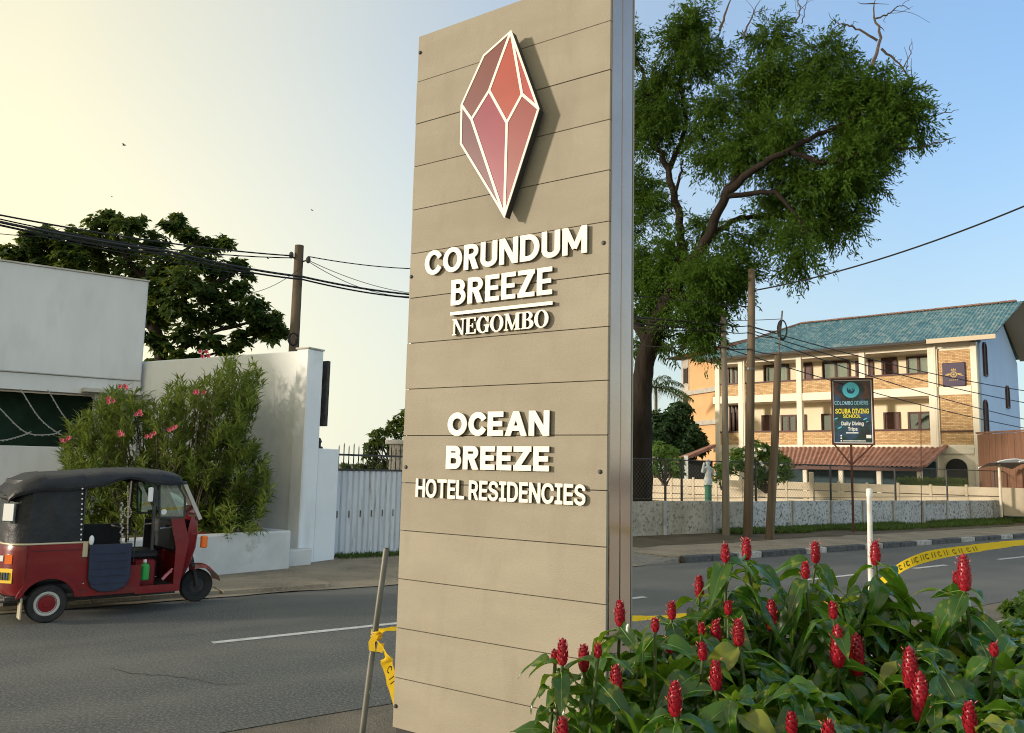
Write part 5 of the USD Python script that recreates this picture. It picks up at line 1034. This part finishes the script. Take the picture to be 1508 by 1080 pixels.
t1 = ribbon('caution_tape', 'yellow caution tape knotted on the leaning pipe, its tail hanging against the sign edge', [kn, kn + [.03, -.02, -.05], at(566, 962, 5.46), at(576, 1000, 5.5), at(588, 1046, 5.62)], [.03, .075, .085, .085, .08], [.3, .9, .35, .2, .1], 40, (.45, .99, .22))
o1 = kn.copy(); kx = M()
for k in range(3):
    th = np.linspace(0, 2 * np.pi, 14); kx.tube(np.stack([.032 * np.cos(th) + .002 * k, .032 * np.sin(th), -.02 + .018 * k + .008 * np.sin(th * 2 + k)], 1) + (.01, .02, 0), .012, 5, False)
part('knot', kx, K['tape'], t1, True)
lp_ = np.array([kn + [-.012, -.03, -.0], kn + [-.035, -.045, -.045], kn + [-.028, -.05, -.10], kn + [.02, -.05, -.11], kn + [.03, -.04, -.05]]) - kn
part('loop', M().grid(np.stack([lp_, lp_ + [.045, 0, -.004]], 1)), K['tape'], t1, True)
ribbon('caution_tape', 'yellow tape stretched low from the leaning pipe behind the sign to the white post', [kn + [.03, 0, .01], at(582, 926, 5.7), at(760, 917, 5.95), at(932, 911, 6.1), at(975, 909, 6.2), at(1110, 897, 6.5), at(1240, 884, 6.85), at(1281, 878, 7.0)], [.03, .04, .045, .05, .045, .05, .05, .03], [1.0, .7, .4, .5, .9, .4, .3, .6], 90, (.50, .99, .07))
ribbon('caution_tape', 'yellow tape arching up to the right edge above the red flowers', [at(1283, 868, 6.98), at(1305, 852, 6.8), at(1330, 834, 6.6), at(1365, 820, 6.3), at(1420, 810, 5.9), at(1508, 799, 5.4), at(1620, 796, 4.8)], [.04, .055, .07, .075, .06, .05, .05], [.5, .3, .1, .2, .5, .9, .7], 80, (.2, .7, .062))

# ================================================================ THE AUTO RICKSHAW
RP = G(65, 917); RF = Frame(RP, RA + math.radians(4.0)); HT = .54
rl = RP + np.array([*(RF.y * HT), 0])
rk = thing('auto_rickshaw', 'red three-wheeled auto rickshaw with black canvas hood driving past the planter', 'auto rickshaw', (rl[0], rl[1], 0), RF.a)
rp = lambda x, y, w=0.0: RF.px(x / 3.6, y / 3.6 + 640, w)
def wheel(c, r, wd, ring='rim_white', hub='red_paint'):
    x, z = c
    w = part('wheel', M().lathe([(.10, -wd * .30), (r * .66, -wd * .30), (r * .69, -wd * .47), (r * .92, -wd * .48), (r, -wd * .3), (r, wd * .3), (r * .92, wd * .48), (r * .62, wd * .42), (.10, wd * .42)], 32, (x, wheel.y, z), 'y'), K['rubber'], rk, 40)
    part('rim', M().lathe([(r * .44, wd * .36), (r * .52, wd * .45), (r * .60, wd * .47), (r * .70, wd * .34)], 32, (x, wheel.y, z), 'y'), K[ring], w, 40)
    part('hub', M().lathe([(0, wd * .46), (r * .18, wd * .46), (r * .2, wd * .38), (r * .44, wd * .36), (r * .44, 0), (0, 0)], 20, (x, wheel.y, z), 'y'), K[hub], w, 40)
WRr = .215
for yy in (-HT, HT): wheel.y = yy; wheel((0, WRr), WRr, .115)
xf = rp(1035, 830, HT)[0]; wheel.y = 0; wheel((xf, WRr), WRr, .105, 'rubber', 'black_metal')
# lower body
zb = float(np.mean([rp(240, 575)[1], rp(440, 578)[1]])); HWd = .60
xd = rp(470, 600)[0]; xs = rp(735, 760)[0]; xe = rp(940, 830)[0]
side = unary_union([sbox(-.26, .30, xd, zb), sbox(-.26, .27, xs, .60), sbox(xs - .05, .25, xe, .34)]).difference(Point(0, WRr).buffer(.285, 24)).buffer(-.012).buffer(.012)
for sg_ in (-1, 1):
    pnl = M().ext(side, 0, .025); part('side_panel', pnl.move((0, sg_ * HWd + (.0125 if sg_ < 0 else .0125), 0)), K['red_paint'], rk, 40)
    lip = Point(0, WRr).buffer(.335, 24).difference(Point(0, WRr).buffer(.285, 24)).intersection(sbox(-.4, .30, .5, 1)); part('fender_lip', M().ext(lip, 0, .05).move((0, sg_ * HWd + (.02 if sg_ < 0 else .03), 0)), K['red_paint'], rk, 40)
def planpath(hw, xr, n=9):
    q = [(-.24, -hw)]
    for a in np.linspace(0, np.pi / 2, n)[1:]: q.append((-.24 + (xr + .24) * math.sin(a), -hw * (.42 + .58 * math.cos(a))))
    return q + [(x, -y) for x, y in q[::-1]]
rear = np.array(planpath(HWd, -.46)); zz_ = [(.32, .05), (.40, .015), (.60, 0), (.82, .0), (zb, .02)]
P = np.array([[(x + dx * (1 if x < -.25 else 0), y, z) for x, y in rear] for z, dx in zz_]); part('rear_panel', M().grid(P), K['red_paint'], rk, 50)
for sg_ in (-1, 1):
    part('panel_seam', M().box(-.245, -.239, sg_ * HWd - .014, sg_ * HWd + .014, .50, zb - .01), K['seat_black'], rk); part('panel_seam', M().box(.30, xd, sg_ * HWd - .0145, sg_ * HWd + .0145, .345, .351), K['seat_black'], rk)
    part('panel_seam', M().box(-.2, xd - .01, sg_ * HWd - .016, sg_ * HWd + .016, zb - .075, zb - .069), K['seat_black'], rk); part('mounting_bolt', M().ball((.36, sg_ * (HWd + .013), .42), (.009, .006, .009), 1), K['chrome'], rk, True); part('mounting_bolt', M().ball((.36, sg_ * (HWd + .013), .80), (.009, .006, .009), 1), K['chrome'], rk, True)
part('rear_bumper', M().tube([(-.27, -.55, .28), (-.45, -.42, .27), (-.51, -.2, .27), (-.51, .2, .27), (-.45, .42, .27), (-.27, .55, .28)], .03, 8), K['black_metal'], rk, True)
full = np.vstack([[(xd, -HWd - .004)], rear * [1.0, 1.007], [(xd, HWd + .004)]])
part('belt_trim', M().tube([(x, y, zb + .006) for x, y in full], .013, 6), K['brass'], rk, True)
part('floor_pan', M().box(-.42, xe, -.55, .55, .27, .31), K['black_metal'], rk); part('chassis', M().box(-.38, xf - .35, -.25, .25, .17, .27).box(-.1, .1, -.45, .45, .16, .25), K['black_metal'], rk)
# canvas: curtain and hood
xc = rp(440, 420)[0]; zt = rp(440, 280)[1]
cp = np.vstack([np.stack([np.linspace(xc, -.24, 12), np.full(12, -HWd - .005)], 1), rear[1:-1] * [1.0, 1.0], np.stack([np.linspace(-.24, xc, 12), np.full(12, HWd + .005)], 1)])
P = np.zeros((len(cp), 9, 3))
for i, (x, y) in enumerate(cp):
    for j, s in enumerate(np.linspace(0, 1, 9)):
        z = zb + .015 + (1.60 - zb) * s; rr = np.array([x, y]); f = (meshkit.noise(np.array([x * 7, y * 7, z * 3 + x * 4])) - .5) * .035 * math.sin(math.pi * min(s, .95)) * (1 if x < .1 else .4)
        nn = np.array([-1, y / .6]) if x < -.24 else np.array([0, np.sign(y)]); P[i, j] = (*(rr + nn * f + np.array([(.07 * s ** 2) if x < -.24 else 0, -y * .05 * s])), z)
cur = part('side_curtain', M().grid(P), K['canvas'], rk, True)
sts = [(-.46, 1.47, 1.40, .46), (-.42, 1.55, 1.44, .54), (-.33, 1.64, 1.48, .60), (-.2, 1.70, 1.52, .63), (-.12, 1.715, 1.52, .635), (-.1, 1.71, 1.52, .63), (.1, 1.72, 1.53, .625), (.28, 1.735, 1.54, .625), (.3, 1.73, 1.54, .625), (.36, 1.74, 1.545, .62), (.5, 1.755, 1.57, .615), (.65, 1.765, 1.62, .61), (.78, 1.775, 1.655, .605),
       (.92, 1.78, 1.64, .60), (1.05, 1.775, 1.60, .59), (1.2, 1.765, 1.58, .57), (1.35, 1.745, 1.575, .53), (1.43, 1.72, 1.58, .50), (1.47, 1.68, 1.60, .48)]
def section(x, T, E, hw):
    sh = T - .12; half = [(-hw, E), (-hw * 1.005, (E + min(sh, E + .12)) / 2), (-hw, max(sh - .01, E + .02)), (-hw * .97, T - .075), (-hw * .86, T - .035), (-hw * .6, T - .012), (0, T)]
    pts = half + [(-y, z) for y, z in half[-2::-1]]
    return [(x, y + (meshkit.noise(np.array([x * 9, y * 9, z * 9])) - .5) * .012, z + (meshkit.noise(np.array([x * 8 + 3, y * 8, z * 8])) - .5) * .03 * (1 if abs(y) > .4 else .4)) for y, z in pts]
P = np.array([section(*s) for s in sts]); hood = part('hood', M().grid(P), K['canvas'], rk, True)
part('hood_back', M().hull([p + [.02, 0, 0] for p in P[0]] + [P[0].mean(0) + [-.05, 0, 0]]), K['canvas'], rk, True)
part('hood_lining', M().grid(P * [1, .985, 1] - [0, 0, .022]), K['canvas_in'], rk, True)
part('roof_bow', M().tube([(xc, -.6, zb), (xc, -.6, 1.5), (xc, -.5, 1.66), (xc, 0, 1.70), (xc, .5, 1.66), (xc, .6, 1.5), (xc, .6, zb)], .016, 8), K['black_metal'], rk, True)
# rear window, lamp, plate, flap
def on_rear(x, y, z0, z1, wd, mat, name, off=.015, tilt=0.0, px_=rk):
    d = np.array([-.62 - .1 * 0, y]); n_ = np.array([-.76, -.65]); n_ /= np.linalg.norm(n_); t_ = np.array([-n_[1], n_[0]]); c = np.array([x, y]) + n_ * off
    pts = [(*(c + t_ * s * wd / 2 + n_ * k), z) for s in (-1, 1) for k in (0, .012) for z in (z0, z1)]; return part(name, M().hull(pts), mat, px_)
on_rear(-.415, -.44, rp(30, 470)[1], rp(30, 360)[1], .17, K['glass'], 'rear_window', .03); on_rear(-.415, -.44, rp(30, 470)[1] + .02, rp(30, 360)[1] - .02, .13, K['white_plastic'], 'rear_window_pane', .035)
on_rear(-.385, -.475, rp(45, 690)[1], rp(45, 640)[1], .09, K['amber'], 'tail_lamp', .02); on_rear(-.44, -.36, rp(20, 680)[1], rp(20, 650)[1], .05, K['white_plastic'], 'reverse_lamp', .02)
npz = on_rear(-.405, -.445, rp(45, 792)[1], rp(45, 715)[1], .19, K['plate'], 'number_plate', .02)
for k in range(4): on_rear(-.405 - .035 + .022 * k, -.445 + .042 - .026 * k, rp(45, 775)[1], rp(45, 735)[1], .014, K['ink_navy'], 'plate_character', .034)
part('mudflap', M().box(-.27, -.255, -HT - .09, -HT + .08, .07, .30), K['flap'], rk); part('mudflap', M().box(-.27, -.255, HT - .08, HT + .09, .07, .30), K['flap'], rk)
# door flap, seats, partition
fx0, fz1 = rp(478, 592, -.08); fx1, fz0 = rp(672, 815, -.08)
fl = Polygon([(fx0, fz1), (fx1, fz1), (fx1, fz0 + .14), (fx1 - .04, fz0 + .05), (fx1 - .14, fz0), (fx0 + .14, fz0), (fx0 + .05, fz0 + .05), (fx0 + .01, fz0 + .14)]).buffer(.01)
fm = part('step_guard', M().ext(fl, -HWd - .035, .03), K['vinyl'], rk, 30)
for k in range(1, 6): part('guard_rib', M().box(fx0 + .03, fx1 - .03, -HWd - .072, -HWd - .064, fz0 + (fz1 - fz0) * k / 6 - .006, fz0 + (fz1 - fz0) * k / 6 + .006), K['vinyl'], fm)
part('guard_edge', M().tube([(x, -HWd - .05, z) for x, z in list(fl.exterior.coords)], .010, 5), K['seat_black'], fm)
part('bench_seat', M().box(-.2, .32, -.53, .53, .42, .66, .04), K['seat_black'], rk); part('bench_back', M().box(-.3, -.2, -.53, .53, .62, 1.1, .05), K['seat_black'], rk)
px0, pz1 = rp(455, 475, 1.1); px1, pz0 = rp(640, 590, 1.1); part('far_guard', M().box(px0 - .05, px1, .56, .60, .30, pz1, .01), K['seat_black'], rk)
sx0, sz1 = rp(672, 617, .4); sx1, _ = rp(832, 617, .4); part('driver_seat', M().box(sx0, sx1, -.24, .24, sz1 - .10, sz1, .03), K['seat_black'], rk)
part('seat_box', M().box(sx0 + .03, sx1 - .08, -.4, .3, .30, sz1 - .10, .02), K['red_paint'], rk)
part('far_side_panel', M().box(sx0 - .02, xe + .02, .50, .53, .30, sz1 - .02), K['seat_black'], rk); part('far_front_panel', M().box(xe - .16, xe + .06, .47, .50, .30, 1.08), K['seat_black'], rk)
part('partition_bar', M().tube([(sx0 - .03, -.56, .6), (sx0 - .03, -.56, 1.0), (sx0 - .03, .56, 1.0), (sx0 - .03, .56, .6)], .014, 6), K['black_metal'], rk)
# front: cowl, screen, pillars
lv = [(.27, xe - .02, xe + .12, .16), (.40, xe + .0, xe + .18, .30), (.55, xe + .03, xe + .22, .39), (.75, xe + .05, xe + .27, .44), (.95, xe + .07, xe + .28, .455), (1.07, xe + .09, xe + .26, .455), (1.15, xe + .11, xe + .225, .445)]
xw = rp(1060, 445, .1)[0]; shift = xw - (xe + .225)
P = []
for z, x0, x1, hw in lv:
    x0 += shift; x1 += shift; a = np.linspace(-np.pi / 2, np.pi / 2, 17)
    P.append([(x0, -hw, z)] + [(x0 + (x1 - x0) * (.35 + .65 * math.cos(q) ** .7), hw * math.sin(q), z) for q in a] + [(x0, hw, z)])
P = np.array(P); cowl = M().grid(P); cowl.add(np.vstack([P[-1], [[P[-1][:, 0].mean(), 0, 1.16]]]), [(j, j + 1, len(P[-1])) for j in range(len(P[-1]) - 1)])
part('front_cowl', cowl, K['red_paint'], rk, 50)
part('dashboard', M().box(xe + shift - .12, xe + shift + .08, -.40, .40, .72, 1.12, .03), K['seat_black'], rk); part('leg_shield', M().box(xe + shift - .02, xe + shift + .04, -.38, .38, .30, .73), K['red_paint'], rk)
xt, ztp = rp(985, 265, .1); a0 = np.array([xt, 0, ztp]); a1 = np.array([xw, 0, 1.15])
scr = np.array([[(xt + (xw - xt) * s + .05 * math.cos(y / .45 * 1.4) - .02, y * (.94 + .06 * s), ztp + (1.15 - ztp) * s) for y in np.linspace(-.44, .44, 11)] for s in (0, .5, 1)])
part('windscreen', M().grid(scr), K['windscreen'], rk, True)
for sg_ in (-1, 1):
    part('front_pillar', M().obox((xt - .02, sg_ * .43, ztp + .03), (xw - .0, sg_ * .455, 1.12), .04, .045), K['rim_white'] if sg_ < 0 else K['black_metal'], rk)
    dx0, dz0 = rp(822, 268, .06); dx1, dz1 = rp(795, 610, .06)
    part('door_post', M().obox((dx0, sg_ * .50, dz0 + .03), (dx1, sg_ * .54, dz1), .03, .06), K['black_metal'], rk)
    q = [rp(*p, .08) for p in ((846, 262), (935, 262), (976, 335), (972, 436), (846, 436))]; pg = Polygon(q)
    gl = part('quarter_glass', M().ext(pg, sg_ * .475, .006), K['windscreen'], rk)
    part('glass_frame', M().ext(pg.buffer(.018).difference(pg.buffer(-.004)), sg_ * .475 + .008, .022), K['black_metal'], gl)
part('sticker', M().ext(Point(*rp(866, 410, .08)).buffer(.035), -.483, .002), K['white_plastic'], rk)
part('door_sill_panel', M().ext(Polygon([rp(*p, .08) for p in ((905, 445), (975, 445), (1000, 560), (950, 800), (915, 800), (930, 600))]), -.455, .02), K['red_paint'], rk)
part('front_crossbar', M().tube([(dx0, -.5, dz0 + .02), (xt, -.45, ztp + .02), (xt + .03, 0, ztp + .02), (xt, .45, ztp + .02), (dx0, .5, dz0 + .02)], .02, 6), K['black_metal'], rk)
a = np.linspace(math.radians(8), math.radians(118), 14)
P = np.array([[(xf + .275 * math.cos(q) + .0, y, WRr + (.275 - abs(y) * .35) * math.sin(q) + .02) for y in (-.16, -.13, -.06, 0, .06, .13, .16)] for q in a]); part('front_mudguard', M().grid(P), K['red_paint'], rk, True)
for sg_ in (-1, 1): part('fork', M().obox((xf, sg_ * .075, WRr), (xf - .12, sg_ * .06, .66), .03, .04), K['black_metal'], rk)
part('indicator', M().box(rp(1062, 560, .1)[0], rp(1094, 560, .1)[0], -.50, -.43, rp(1070, 600, .1)[1], rp(1070, 537, .1)[1], .012), K['amber'], rk); part('indicator_arm', M().box(rp(1035, 520, .1)[0] - .06, rp(1090, 520, .1)[0], -.47, -.44, rp(1060, 528, .1)[1], rp(1060, 520, .1)[1]), K['red_paint'], rk)
part('headlight', M().lathe([(0, .05), (.07, .04), (.085, 0), (.085, -.06)], 18, (xw + .07, 0, .86), 'x'), K['chrome'], rk, 40)
hx, hz = rp(870, 492, .3); part('handlebar', M().tube([(hx - .06, -.36, hz), (hx + .05, -.25, hz + .02), (hx + .08, 0, hz + .0), (hx + .05, .25, hz + .02), (hx - .06, .36, hz)], .014, 8), K['black_metal'], rk, True)
part('lever', M().tube([(hx - .10, -.40, hz), (hx + .05, -.38, hz + .01), (hx + .10, -.3, hz + .03)], .009, 6), K['chrome'], rk)
part('steering_column', M().tube([(hx + .08, 0, hz), (xf - .1, 0, .6)], .03, 8), K['black_metal'], rk)
mx, mz = rp(798, 322, -.12); mir = part('mirror', M().hull([(mx + a_, -.66 + b_, mz + c_) for a_ in (-.028, .028) for b_ in (-.012, .012) for c_ in (-.075, .09)] + [(mx, -.68, mz - .08), (mx, -.68, mz + .10)]), K['white_plastic'], rk, 40)
part('mirror_arm', M().tube([(mx, -.65, mz - .06), (mx + .08, -.55, mz - .12), (dx0, -.5, mz - .14)], .008, 6), K['black_metal'], mir)
for k in range(11):
    x, z = rp(437 - k * .8, 288 + k * 27, -.08); part('stud', M().ball((x, -HWd - .022, z), (.011, .008, .011), 1), K['white_plastic'], rk, True)
def beads(pts, r, mat, name='bead_string'):
    m = M()
    for i, p in enumerate(pts): m.ball(p, r * (1.0 if i % 3 else 1.35), 1)
    part(name, m, mat, rk, True)
beads([(*[rp(677, 275 + k * 9, -.02)[0]], -.56, rp(677, 275 + k * 9, -.02)[1]) for k in range(34)], .008, K['brass'])
beads([(rp(677 + 18 * math.cos(q), 412 + 28 * math.sin(q), -.02)[0], -.56, rp(677, 412 + 28 * math.sin(q), -.02)[1]) for q in np.linspace(0, 6.28, 16)], .009, K['brass'])
beads([(rp(645 + 6 * math.sin(k * 1.7), 365 + k * 11, .0)[0], -.54, rp(645, 365 + k * 11, 0)[1]) for k in range(20)], .012, K['rim_white'])
beads([(rp(490 + 55 * math.sin(k * 2.1) * math.cos(k), 330 + 13 * (k % 8) + 3 * k % 11, .3)[0], -.2, rp(490, 330 + 13 * (k % 8), .3)[1]) for k in range(18)], .012, K['rim_white'], 'hanging_ornament')
part('door_handle', M().ball((rp(482, 560, -.08)[0], -HWd - .05, rp(482, 560, -.08)[1]), (.03, .02, .06), 1), K['white_plastic'], rk, True)
part('trim_bracket', M().box(rp(440, 590, -.08)[0], rp(468, 590, -.08)[0], -HWd - .03, -HWd - .01, rp(450, 650, -.08)[1], rp(450, 568, -.08)[1], .005), K['brass'], rk)
bx, bz_ = rp(762, 725, .06); bt_ = thing('green_bottle', 'green plastic bottle with white cap hanging in the rickshaw driver doorway', 'bottle', rl + np.array([*(RF.x * bx - RF.y * .50), bz_ - .10]), RF.a)
part('bottle_body', M().lathe([(0, 0), (.05, 0), (.058, .015), (.058, .16), (.05, .18), (.02, .195), (.018, .21), (0, .21)], 16), K['bottle_green'], bt_, 40); part('cap', M().lathe([(.02, .21), (.022, .212), (.022, .245), (0, .247)], 12), K['white_plastic'], bt_, 40)
ck = rp(880, 735, .1); ct_ = thing('pink_cloth', 'pink and white cloth hanging in the front of the rickshaw', 'cloth', rl + np.array([*(RF.x * (ck[0]) - RF.y * .45), ck[1]]), RF.a)
P = np.array([[(.10 * s - .04 + .02 * math.sin(v * 7), .02 * math.sin(v * 9 + s * 3), .16 * s - .10 + v * .05 - s * v * .09) for v in np.linspace(0, 1, 7)] for s in np.linspace(0, 1, 7)]); part('fold', M().grid(P), K['pinkcloth'], ct_, True)

# ================================================================ RED CONE GINGER BED
def big_leaf(L, Wd, droop, cup, rn, seed):
    """A broad pointed leaf along +x, folded along its midrib; returns blade and rib meshes."""
    s = np.linspace(0, 1, 9); wd = Wd * np.sin(np.pi * s ** .85) ** .8 * (1 - .25 * s); wd[0] = .012; wd[-1] = 0.001
    x = L * (s - .10 * droop * s ** 2); z = L * (.10 * s - droop * s ** 2 * .55)
    P = np.zeros((9, 7, 3))
    for j, v in enumerate(np.linspace(-1, 1, 7)):
        wave = .010 * np.sin(s * 9 + seed + (2 if v > 0 else 0)) * abs(v)
        P[:, j] = np.stack([x, wd * v * .5 * (1 - .12 * cup), z + wd * cup * .38 * abs(v) ** 1.3 - wd * .10 * (abs(v) ** 3) + wave], 1)
    rib = np.stack([x, 0 * x, z - .0015 + .0008], 1)
    return P, rib
def ginger(name, label, seed, Hh, cone, group=None, nl=15, m=None, big=1.0):
    R_ = np.random.default_rng(seed); t = thing(name, label, 'plant', m=m if m is not None else mat4(), group=group)
    bend = R_.normal(size=2) * .06; s = np.linspace(0, 1, 14); sp = np.stack([bend[0] * s ** 2, bend[1] * s ** 2, Hh * s], 1); top_ = 14 if cone else 12
    part('stem', M().tube(sp[:top_], np.linspace(.010, .0065, 14)[:top_], 7), K['costus_stem'], t, True)
    for k in range(nl):
        f = k / (nl - 1); hgt = (1 - .50 * (1 - f) ** 1.5) * (1 if cone else .90); i = hgt * 13; p = np.array([np.interp(i, range(14), sp[:, c]) for c in range(3)])
        az = k * 2.25 + R_.normal() * .25 + seed; L = big * R_.uniform(.135, .195) * (.85 if f > .9 else 1.0) * (1.22 if cone else 1.0); el = R_.uniform(.05, .65) if f < .6 else R_.uniform(-.55, .35)
        P, rib = big_leaf(L, L * R_.uniform(.46, .58), R_.uniform(.6, 1.6) + (.7 * R_.random() if cone and f > .5 else 0), R_.uniform(.35, .9), R_, R_.random() * 6)
        Rm = rotz(az) @ roty(-el) @ rotx(R_.normal() * .35); off = np.array([.014, 0, 0])
        lf = M().grid((P + off) @ Rm.T + p); lp2 = part('leaf', lf, K['costus_leaf'], t, True)
        part('midrib', M().tube((rib + off) @ Rm.T + p, np.linspace(.0026, .0006, 9), 3), K['costus_rib'], lp2, True)
    if cone:
        c0 = sp[-1]; r = .005 + cone * .128; fl = M(); tips_ = M()
        prof = [(0, 0), (r * .7, .0), (r * .95, cone * .15), (r, cone * .4), (r * .86, cone * .65), (r * .55, cone * .86), (r * .2, cone * .97), (0, cone)]
        fl.lathe(prof, 14); nb_ = int(46 * cone / .1)
        for k in range(nb_):
            v = (k + .5) / nb_; a_ = k * 2.39996; zc = cone * (.02 + .88 * v); rr = np.interp(zc, [q_[1] for q_ in prof], [q_[0] for q_ in prof]) + .001; bl = .019 * (1 - .35 * v) * R_.uniform(.85, 1.15); bw_ = .0175 * (1 - .35 * v)
            u_ = np.array([math.cos(a_), math.sin(a_), 0]); tn = np.array([-u_[1], u_[0], 0]); flare = R_.uniform(.04, .30) + (.2 if R_.random() < .16 else 0)
            b0_ = u_ * rr * .96 + [0, 0, zc]; md = b0_ + u_ * (.0026 + .002 * flare) + [0, 0, bl * .55]; tip = b0_ + u_ * (.002 + bl * flare * .8) + [0, 0, bl]
            fl.add([b0_ - tn * bw_ * .5, b0_ + tn * bw_ * .5, md - tn * bw_ * .5, md + tn * bw_ * .5, tip, md + u_ * .002], [(0, 1, 5), (0, 5, 2), (1, 3, 5), (2, 5, 4), (5, 3, 4)])
            if flare > .30: tips_.tube([tip - [0, 0, .002], tip + u_ * .007 + [0, 0, .006]], [.0018, .0008], 5)
        fp = part('flower_cone', fl.move(c0), K['costus_red'], t, True)
        if tips_.n: part('bract_tip', tips_.move(c0), K['costus_tip'], fp, kind='stuff')
    return t, sp[-1], Hh
cf_ = lambda x, y: (800 + x / 2.13, 780 + y / 2.13)
# x, cone top y, cone bottom y (enlarged view), words
FL = [(571, 45, 103, 'at the back, left of the highest one'), (638, 25, 95, 'at the back, highest flower left of the white post'), (855, 38, 105, 'at the back, below the rusty billboard post'), (823, 102, 155, 'small bud just below the billboard-post flower'),
      (1043, 35, 112, 'fat cone right in front of the white post'), (1322, 78, 192, 'tall cone under the arched yellow tape at the right'), (1298, 132, 172, 'small bud leaning on the tall cone under the yellow tape'), (490, 145, 213, 'standing free against the road, second row left'),
      (240, 222, 303, 'closest to the sign side channel, upright large cone'), (403, 225, 282, 'just right of where the low tape leaves the sign'), (351, 280, 322, 'small dim cone under the low tape by the sign'), (580, 222, 268, 'small cone peeping out behind leaves in the second row'),
      (717, 220, 317, 'long cone in the middle of the second row'), (910, 227, 280, 'small cone below and left of the white post'), (542, 283, 358, 'wide cone in the third row, left half'), (613, 281, 365, 'dark narrow cone beside the wide third-row cone'),
      (926, 300, 430, 'left one of the central pair of long cones'), (985, 326, 457, 'right and longer of the central pair of long cones'), (1153, 368, 500, 'thin long cone above the tallest front cone on the right'), (1187, 447, 603, 'longest cone of the bed, low on the right'),
      (60, 345, 425, 'leftmost cone, standing before the sign face'), (37, 380, 422, 'small cone touching the leftmost one'), (127, 360, 445, 'second from the left before the sign face'), (171, 365, 402, 'tiny bud third from the left before the sign face'),
      (228, 425, 528, 'broad cone below the sign corner'), (413, 475, 585, 'thick cone in the front row, left of centre'), (542, 410, 503, 'cone in the front row above the centre-left leaves'), (397, 340, 388, 'dim cone between leaves under the low tape'), (500, 355, 410, 'narrow cone behind the wide third-row cone'),
      (780, 573, 645, 'at the bottom edge, centre'), (895, 600, 670, 'at the bottom edge, just right of centre'), (1340, 540, 640, 'spiky cone at the bottom right'), (60, 590, 660, 'at the bottom left corner of the bed'), (1415, 370, 398, 'tiny red bud at the right edge above the dense leaves'), (497, 306, 332, 'tiny bud in the third row on the left')]
ZG = .06; cones = []
for i, (x, y0, y1, words) in enumerate(FL):
    ty = 780 + y0 / 2.13; Y = float(np.interp(ty, [785, 860, 950, 1010, 1070], [3.75, 3.6, 3.15, 2.8, 2.5])) * (1 + .02 * ((i * 7) % 5 - 2))
    if x in (60, 37, 127, 171, 228) : Y = min(Y, 3.2)
    top, bot = at(*cf_(x, y0), Y), at(*cf_(x, y1), Y); cone = float(np.clip(top[2] - bot[2], .045, .17)) * 1.04
    Hh = bot[2] - ZG; cones.append((cf_(x, y0)[0], cf_(x, y1)[1], Y)); t, sp_, _ = ginger('red_ginger', 'red cone ginger flower ' + words, 100 + i, Hh, cone, nl=20 if cone > .07 else 12, big=.62 if x in (60, 37, 127) else 1.0)
    Rm = rotz(rng.uniform(0, 6.28)); tipw = Rm @ sp_; setmat(t, mat4((bot[0] - tipw[0], bot[1] - tipw[1], ZG), Rm))
# leafy plants without flowers fill the bed
RB = np.random.default_rng(77); protos = [ginger('leafy_ginger', 'leafy green ginger plant without a flower in the dense bed', 300 + k, 1.0, 0, 'flowerless ginger plants in the bed', nl=25, m=mat4((0.95 + .12 * k, 2.75 + .1 * k, ZG), rotz(k))) for k in range(6)]
def envelope(px):                                                 # highest leaf in view at this column
    return float(np.interp(px, [800, 830, 880, 900, 930, 980, 1030, 1060, 1130, 1180, 1240, 1290, 1340, 1370, 1420, 1460, 1508], [985, 960, 955, 925, 920, 915, 880, 850, 850, 850, 855, 838, 865, 880, 870, 870, 865]))
spots = [(*at(x, y, 3.93)[:2], (at(x, y, 3.93)[2] - ZG) / .95) for x, y in ((1272, 846), (1292, 842), (1315, 860), (1050, 862), (1130, 858))]
for k in range(2200):
    Y = RB.uniform(2.15, 3.95); px = RB.uniform(842, 1560); b = at(px, 900, Y)
    if (Y > 3.25 and px < 905) or px - 215 / Y < 812: continue
    lim = envelope(px) + 4 + max(3.75 - Y, 0) * 100; z = at(px, lim, Y)[2]; Hh = np.clip((z - ZG - RB.uniform(0, .10)) / .95, .45, 1.6)
    for (fx, fy, fY) in cones:                                     # nothing grows up in front of an open flower
        if Y < fY + .12 and abs(px - fx) < 150 / Y: Hh = min(Hh, (at(px, fy + 16 * 3 / Y, Y)[2] - ZG - .03) / .97)
    if Hh < .4: continue
    if any((b[0] - q_[0]) ** 2 + (b[1] - q_[1]) ** 2 < .112 ** 2 for q_ in spots): continue
    spots.append((b[0], b[1], Hh))
for k, (x, y, Hh) in enumerate(spots[:290]):
    src = protos[k % 6][0]; sc = Hh - .02; mm_ = mat4((x, y, ZG), rotz(RB.uniform(0, 6.28)) * np.array([1.05, 1.05, sc])[None, :] )
    if k < 6: setmat(src, mm_)
    else: dup(src, mm_, 'leafy green ginger plant without a flower in the dense bed', 'flowerless ginger plants in the bed')
# shrub with small red blooms at the right edge
shrub('red_bloom_shrub', 'green shrub with small red blooms at the right edge, behind the ginger bed', (1500, 960), [(1500, 935, 26), (1530, 920, 34), (1480, 955, 22), (1520, 960, 34), (1550, 890, 40), (1505, 905, 18), (1490, 985, 26), (1470, 935, 12)], 4.6, 8, K['leaf_shrub'], .06, .03, 26.0, .012, 19, 'bush', 6)
print('flower spots', len(spots))
